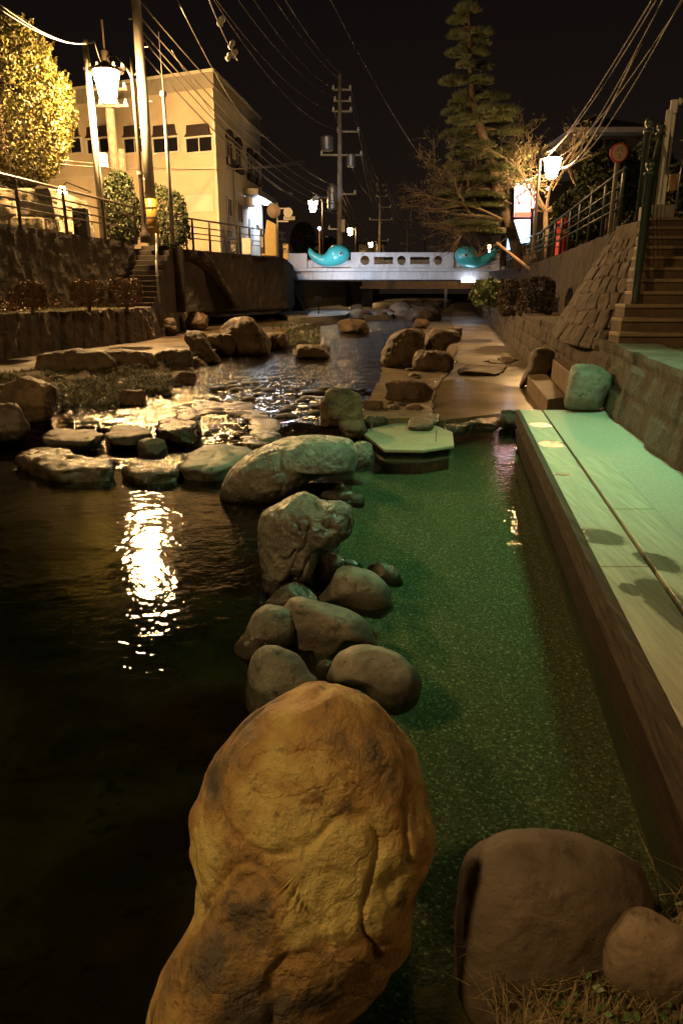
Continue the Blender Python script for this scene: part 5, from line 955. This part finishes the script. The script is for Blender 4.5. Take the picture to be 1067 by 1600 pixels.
# island rocks right of the river
ISL = [([(498, 640), (503, 618), (518, 608), (545, 608), (563, 618), (567, 645), (562, 668), (530, 672), (500, 664)], .05, 'smooth round dark boulder behind the whale-shaped boulder', rock_brown),
 ([(596, 560), (600, 540), (618, 520), (640, 513), (665, 514), (668, 535), (655, 560), (640, 578), (610, 576), (597, 570)], .08, 'large sloping rock in the middle of the river island', rock_brown), ([(661, 520), (690, 508), (705, 512), (720, 526), (716, 535), (700, 540), (690, 568), (660, 566), (652, 550)], .12, 'sloping flat-faced slab right of the large island rock', rock_brown),
 ((643, 546, 713, 583), .1, 'low dark rock in front of the sloping slab', rock_brown), ((594, 592, 678, 632), .08, 'broad low rock at the lower end of the island', rock_brown), ((563, 622, 600, 646), .08, 'small rounded stone between the island and the round dark boulder', rock_brown), ((645, 498, 670, 514), .12, 'small round rock behind the large island rock', rock_brown), ((642, 480, 677, 503), .15, 'dark smooth rock farthest up the island', rock_dark),
 ((529, 655, 574, 688), .0, 'rough stone between the round dark boulder and the octagon deck', rock_brown), ((560, 648, 610, 672), .0, 'low stone behind the octagon deck', rock_brown), ((700, 508, 722, 527), .12, 'small rock at the left edge of the far path', rock_brown)]
for o_, z_, l_, m_ in ISL: rock(o_, z_, l_, m_, push=.2, amp=.1, crease=.02)
S((712, 569, 793, 588), .08, 0.087, 'long flat orange-lit stone lying across the wet path', rock_brown); S((752, 558, 806, 569), .08, 0.062, 'smaller flat stone behind the long flat one on the path', rock_brown)
struct(sheet([tuple(at(x, y, z=.14)[:2]) for x, y in [(562, 655), (568, 640), (586, 605), (597, 572), (604, 545), (638, 513), (670, 499), (688, 485), (700, 474), (712, 474), (704, 500), (714, 548), (690, 580), (668, 600), (660, 652)]], .14, .8, 'gravel_bank', soil))
for i in range(26):
    px, py = random.choice([(random.uniform(590, 655), random.uniform(600, 648)), (random.uniform(605, 690), random.uniform(560, 600)), (random.uniform(640, 705), random.uniform(515, 560))]); q = at(px, py, z=.14); r = random.uniform(.06, .17)
    o = blob([q + Vector((math.cos(t*.785)*r*random.uniform(.8, 1.3), math.sin(t*.785)*r, 0)) for t in range(8)], q, Vector((0, 0, 1)), r*.6, .1, i+800, 20, 10, .1, cuts=4).build('bank_stone', rock_brown, smooth=True); tag(o, 'small brown stone lying on the gravel bank left of the path', 'stone', 'small stones on the gravel bank')
# kerb stones along the left edge of the path
ed = [(656, 668), (658, 648), (661, 628), (666, 608), (680, 592), (692, 578), (706, 562)]
for i, (a, b) in enumerate(zip(ed[:-1], ed[1:])):
    p, q = at(*a, z=.11), at(*b, z=.11); d = (q-p).normalized(); s = Vector((d.y, -d.x, 0)); c = (p+q)/2
    o = blob([p + d*.02 - s*.13, p + d*.02 + s*.13, c + s*.15, q - d*.02 + s*.13, q - d*.02 - s*.13, c - s*.15], c, Vector((0, 0, 1)), .035, .25, i+70, 40, 12, .09, box=.35).build('kerb_stone', rock_brown, smooth=True); tag(o, ['nearest', 'second nearest', 'third', 'fourth', 'fifth', 'farthest'][i] + ' rough kerb stone edging the left side of the wet path', 'stone', 'kerb stones of the path')
# far river: scattered rocks and paving under the bridges
for i in range(46):
    Y = random.uniform(40, 95); u = random.uniform(.12, .95); xl = -3.4+.16*(Y-30)+2; xr = 3.5+.16*(Y-30); q = Vector((xl+(xr-xl)*u, Y, .25)); r = random.uniform(.35, .95)
    blob([q + Vector((math.cos(t*.785)*r*random.uniform(.7, 1.1), math.sin(t*.785)*r*.7, 0)) for t in range(8)], q, Vector((0, 0, 1)), r*random.uniform(.5, .9), .3, i+500, 18, 9, .1).build('far_rock', rock_brown, smooth=True)
for o in [o for o in bpy.data.objects if o.name.startswith('far_rock')]: tag(o, 'brown rock in the far river bed below the bridges', 'rock', 'rocks in the far river bed')
for (q, lab) in (([(430, 490), (470, 474), (525, 474), (552, 484), (540, 492), (470, 497)], 'pale concrete landing on the far left bank, nearest one'), ([(560, 484), (590, 480), (622, 486), (610, 492), (570, 493)], 'small pale concrete slab at the upstream channel'), ([(590, 470), (640, 464), (700, 466), (700, 470), (620, 473)], 'thin pale slab in the far river bed')):
    P_ = [at(x, y, z=.55 if 'nearest' in lab else .45) for x, y in q]; tag(MB().prism([p - Vector((0, 0, .4)) for p in P_], Vector((0, 0, .4))).build('concrete_landing', conc), lab, 'slab')
mb = MB(); 
# ================================================================ boulders dividing river and bath (nearest ones)
def crop(pts, s=2.884, ox=330, oy=660): return [(ox+x/s, oy+y/s) for x, y in pts]
B = dict(z0=-.08, amp=.035, cuts=2, NA=110, NR=56, box=.85)
rock(crop([(38,350),(50,280),(100,200),(170,145),(250,100),(330,68),(430,55),(520,58),(620,75),(650,110),(655,180),(635,235),(560,240),(480,250),(400,300),(360,340),(300,375),(200,392),(110,385),(60,370)]), label='long whale-shaped boulder with smooth green-lit back', m=rock_wet, crease=.03, thick=.9, **B)
rock(crop([(640,110),(665,85),(715,92),(730,130),(738,195),(700,220),(650,225),(632,190)]), label='notched block at the right end of the whale-shaped boulder', m=rock_wet, crease=.05, **B)
for pts, lab, m in [((345, 250, 420, 335), 'small dark stone in front of the whale-shaped boulder', rock_wet), ((405, 232, 525, 280), 'wet stone tucked under the whale-shaped boulder', rock_wet), ((405, 268, 612, 335), 'long green-lit stone at the foot of the whale-shaped boulder', rock_grey), ((490, 302, 665, 380), 'bright green-lit flat stone at the bath edge', rock_grey), ((615, 320, 692, 388), 'half-drowned dark stone at the bath edge', rock_dark)]:
    x0, y0, x1, y1 = pts; rock((330+x0/2.884, 660+y0/2.884, 330+x1/2.884, 660+y1/2.884), label=lab, m=m, push=.15, **{**B, 'NA': 60, 'NR': 30})
rock(crop([(208,500),(222,430),(250,390),(320,350),(370,330),(425,320),(470,335),(510,350),(590,355),(630,390),(637,440),(632,500),(600,540),(540,585),(505,590),(480,620),(460,680),(440,745),(340,755),(262,820),(238,760),(228,690),(214,600)]), label='large cracked glossy boulder with a pale vein down its top', m=rock_wet, crease=.10, cfreq=2.2, thick=.9, **{**B, 'amp': .06})
rock(crop([(465,690),(470,620),(490,588),(530,585),(575,600),(600,640),(580,700),(545,750),(500,760),(470,735)]), label='upright brown stone wedged between the cracked boulder and the pebble-shaped ones', m=rock_grey, **{**B, 'NA': 70, 'NR': 36})
rock(crop([(555,640),(580,615),(630,612),(670,635),(680,660),(620,690),(565,680)]), label='small green-lit round stone behind the pointed beige boulder', m=rock_grey, **{**B, 'NA': 60, 'NR': 30})
rock(crop([(705,660),(740,632),(790,635),(835,665),(860,705),(862,735),(820,745),(760,715)]), label='small separate stone lying in the bath', m=rock_grey, **{**B, 'NA': 70, 'NR': 36})
rock(crop([(472,810),(510,760),(545,715),(570,660),(620,643),(690,660),(750,690),(795,735),(812,790),(808,845),(760,885),(690,875),(620,845),(540,825)]), label='pointed beige boulder overhanging the bath', m=rock_pale, **B)
rock(crop([(243,835),(262,790),(310,745),(380,720),(440,745),(482,795),(470,830),(400,900),(300,900)]), label='round green-lit stone between the cracked boulder and the dark left stones', m=rock_grey, **{**B, 'NA': 80, 'NR': 40})
rock(crop([(103,1050),(110,1000),(150,950),(170,900),(200,850),(250,825),(330,830),(370,870),(380,950),(360,1020),(280,1030),(210,1080),(170,1120),(140,1100)]), label='dark rounded stone jutting left into the pool', m=rock_grey, **B)
rock(crop([(320,870),(350,800),(400,785),(470,800),(560,825),(650,860),(700,905),(735,980),(720,1010),(640,1010),(570,1060),(520,1090),(475,1085),(450,1040),(400,1040),(350,1000)]), label='blunt brown boulder in the middle of the pile', m=rock_pale, **B)
rock(crop([(470,1110),(490,1070),(540,1070),(575,1110),(560,1170),(500,1175)]), label='small pale stone in the gap between the middle boulders', m=rock_grey, **{**B, 'NA': 60, 'NR': 30})
rock(crop([(158,1290),(160,1200),(172,1100),(200,1030),(260,1000),(340,1020),(400,1060),(440,1120),(490,1180),(480,1300),(400,1360),(250,1380),(165,1370)]), label='smooth grey boulder directly behind the big ochre boulder', m=rock_grey, **B)
rock(crop([(522,1160),(545,1090),(580,1040),(640,1008),(700,1000),(790,1020),(860,1055),(915,1105),(948,1165),(945,1225),(910,1285),(850,1318),(790,1312),(740,1275),(690,1215),(600,1190)]), label='broad oval pale boulder with dark specks at the bath edge', m=rock_pale, **B)
# --- the big ochre boulder
R9 = [(500,1070),(540,1074),(575,1092),(605,1120),(640,1170),(652,1215),(660,1262),(673,1310),(668,1350),(652,1390),(642,1440),(636,1490),(610,1525),(585,1560),(520,1620),(440,1680),(300,1720),(232,1700),(236,1600),(262,1510),(300,1440),(308,1390),(304,1330),(308,1270),(330,1200),(370,1142),(420,1098),(460,1080)]
rock(R9, -.1, 'huge ochre boulder in the foreground, the nearest and largest one', ochre, seed=77, cuts=0, thick=.8, push=.15, amp=.038, crease=.03, cfreq=1.5, NA=230, NR=150, ybase=1560, dv=1.70, box=.8)
rock([(710,1440),(714,1400),(724,1350),(745,1322),(790,1300),(840,1294),(890,1302),(950,1322),(995,1350),(1020,1400),(1030,1460),(1010,1540),(940,1600),(850,1640),(760,1620),(722,1560),(708,1500)], -.1, 'large round brown boulder at the bottom right behind the weeds', mat('rock_umber', (.13, .095, .065), (.06, .045, .032), 3.2, .65, .7, 22, c3=(.095, .07, .048), spots=.5, spotscale=14, dist=.015), seed=81, cuts=0, thick=.9, push=.2, amp=.03, box=.98, NA=130, NR=70, ybase=1580, dv=1.8)
rock([(943,1490),(950,1440),(975,1420),(1010,1420),(1050,1440),(1090,1470),(1110,1540),(1060,1580),(990,1560),(950,1530)], .0, 'smaller pinkish boulder cut by the right picture edge at the bottom', mat('rock_pinkish', (.26, .19, .13), (.14, .10, .07), 6, .7, .5, 30, spots=.6, spotscale=20, dist=.012), seed=79, cuts=1, thick=.8, amp=.04, NA=90, NR=44, dv=1.62)
# near bank with weeds
nb = [at(690, 1640, z=.05), at(720, 1590, z=.05), at(800, 1560, z=.05), at(930, 1560, z=.05), at(1040, 1540, z=.05), at(1100, 1520, z=.05)]
mb = MB(); gx = 60; gy = 30
for j in range(gy):
    for i in range(gx):
        x = .2 + 1.6*i/(gx-1); y = .1 + 1.38*j/(gy-1); h = .15*max(0, min(1, (1.46-y)/.2))*max(0, min(1, (x-.22-.18*max(0, y-.9))/.15)); mb.v.append((x, y, -.15 + h*1.9 + .03*fbm(Vector((x*7, y*7, 2)), 3)))
mb.f = [(j*gx+i, j*gx+i+1, (j+1)*gx+i+1, (j+1)*gx+i) for j in range(gy-1) for i in range(gx-1)]; struct(mb.build('near_bank', soil, smooth=True))
drym = mat('grass_dry', (.30, .21, .10), (.16, .12, .06), 9, .8, 0); grn = mat('grass_green', (.12, .12, .03), (.05, .055, .016), 7, .7, 0)
mb = MB(); base = [(random.uniform(.34, 1.5), random.uniform(1.05, 1.43), .10) for _ in range(620)]; blades(base, .13, 5, mb, 1.0, .0016)
blades([(random.uniform(.6, 1.1), random.uniform(1.25, 1.45), .10) for _ in range(30)], .26, 3, mb, .7, .0022)
o = mb.build('dry_grass', drym); tag(o, 'thin dry weeds in front of the bottom right boulders', 'grass'); o['kind'] = 'stuff'
P_ = [(random.uniform(.45, 1.4), random.uniform(1.1, 1.43), .12+random.random()*.08) for _ in range(900)]; o = leaves(P_, .022, MB(), aspect=1.5).build('clover', mat('leaf_clover', (.09, .20, .05), (.05, .11, .03), 9, .5, 0)); tag(o, 'small green weed leaves among the dry grass at the bottom right', 'weeds'); o['kind'] = 'stuff'
# low grassy apron in front of the bank, bushy rather than flat
nx_, ny_ = 90, 26; mb = MB(); ga_, gb_ = [at(x, y, z=.2) for x, y in [(-30, 600), (60, 588), (150, 580), (235, 570), (310, 560)]], [at(x, y, z=.1) for x, y in [(-30, 640), (90, 628), (180, 624), (250, 606), (318, 572)]]
for i in range(nx_+1):
    a, b = lerp_poly(ga_, i/nx_), lerp_poly(gb_, i/nx_)
    for j in range(ny_+1):
        t = j/ny_; p = a.lerp(b, t); mb.v.append((p.x, p.y, .34 - .5*max(0, t-.55)**1.2*1.6 + .10*fbm(Vector((p.x*2.6, p.y*2.6, 4)), 4)*min(1, t*4)))
mb.f = [(i*(ny_+1)+j, (i+1)*(ny_+1)+j, (i+1)*(ny_+1)+j+1, i*(ny_+1)+j+1) for i in range(nx_) for j in range(ny_)]; struct(mb.build('grass_bank', soil, smooth=True))
cs = []
for _ in range(5200):
    u, t = random.random(), random.random()**.8; a, b = lerp_poly(ga_, u), lerp_poly(gb_, u); p = a.lerp(b, t)
    if fbm(Vector((p.x*1.7, p.y*1.7, 8)), 2) > -.12: cs.append((p.x, p.y, .34 - .5*max(0, t-.55)**1.2*1.6 + .10*fbm(Vector((p.x*2.6, p.y*2.6, 4)), 4)*min(1, t*4) - .01))
o = blades(cs, .085, 5, MB(), 1.5, .004).build('bank_grass', mat('grass_moss', (.13, .12, .03), (.05, .05, .015), 4, .8, 0)); tag(o, 'low mossy grass over the left bank between the boulders and the rapids', 'grass'); o['kind'] = 'stuff'
for i in range(16):
    u = (i+random.random()*.7)/16; a, b = lerp_poly(ga_, u), lerp_poly(gb_, u); q = a.lerp(b, random.uniform(.35, 1.0)); q.z = .12; r = random.uniform(.12, .3)
    o = blob([q + Vector((math.cos(t*.785)*r*random.uniform(.9, 1.5), math.sin(t*.785)*r, 0)) for t in range(8)], q, Vector((0, 0, 1)), r*.75, .2, i+900, 26, 13, .1, cuts=6).build('edge_stone', rock_brown, smooth=True); tag(o, 'brown stone at the edge of the grassy left bank beside the rapids', 'stone', 'stones along the grassy left bank')
# grass tufts on the left bank
for i, (x0, y0, x1, y1, lab) in enumerate([(92, 578, 182, 628, 'dark grass tuft between the round boulder and the rapids'), (195, 576, 268, 606, 'mossy grass tuft hanging over the rapids'), (425, 498, 500, 532, 'grassy patch at the bend of the left bank'), (340, 590, 0, 0, '')]):
    if not x1: continue
    cs = []
    for _ in range(420):
        px = random.uniform(x0, x1); py = random.uniform(y0+8, y1); cs.append(at(px, py, z=.28 if i < 2 else .36) + Vector((0, 0, -.12*(py-y0)/(y1-y0))))
    t = blades(cs, .13, 9, MB(), 1.3, .005).build('grass_tuft', grn); tag(t, lab, 'grass'); t['kind'] = 'stuff'
tag(blades([tuple(Vector((LW[2][0]-.4, LW[2][1], 1.2)).lerp(Vector((LW[3][0]-.3, LW[3][1], 1.2)), random.random()) + Vector((random.uniform(-1.6, .1), random.uniform(-.3, .3), 0))) for _ in range(3000)], .07, 4, MB(), .8, .006).build('terrace_grass', mat('grass_olive', (.20, .19, .05), (.11, .10, .03), 5, .8, 0)), 'short olive grass round the clipped azaleas on the left terrace', 'grass')['kind'] = 'stuff'
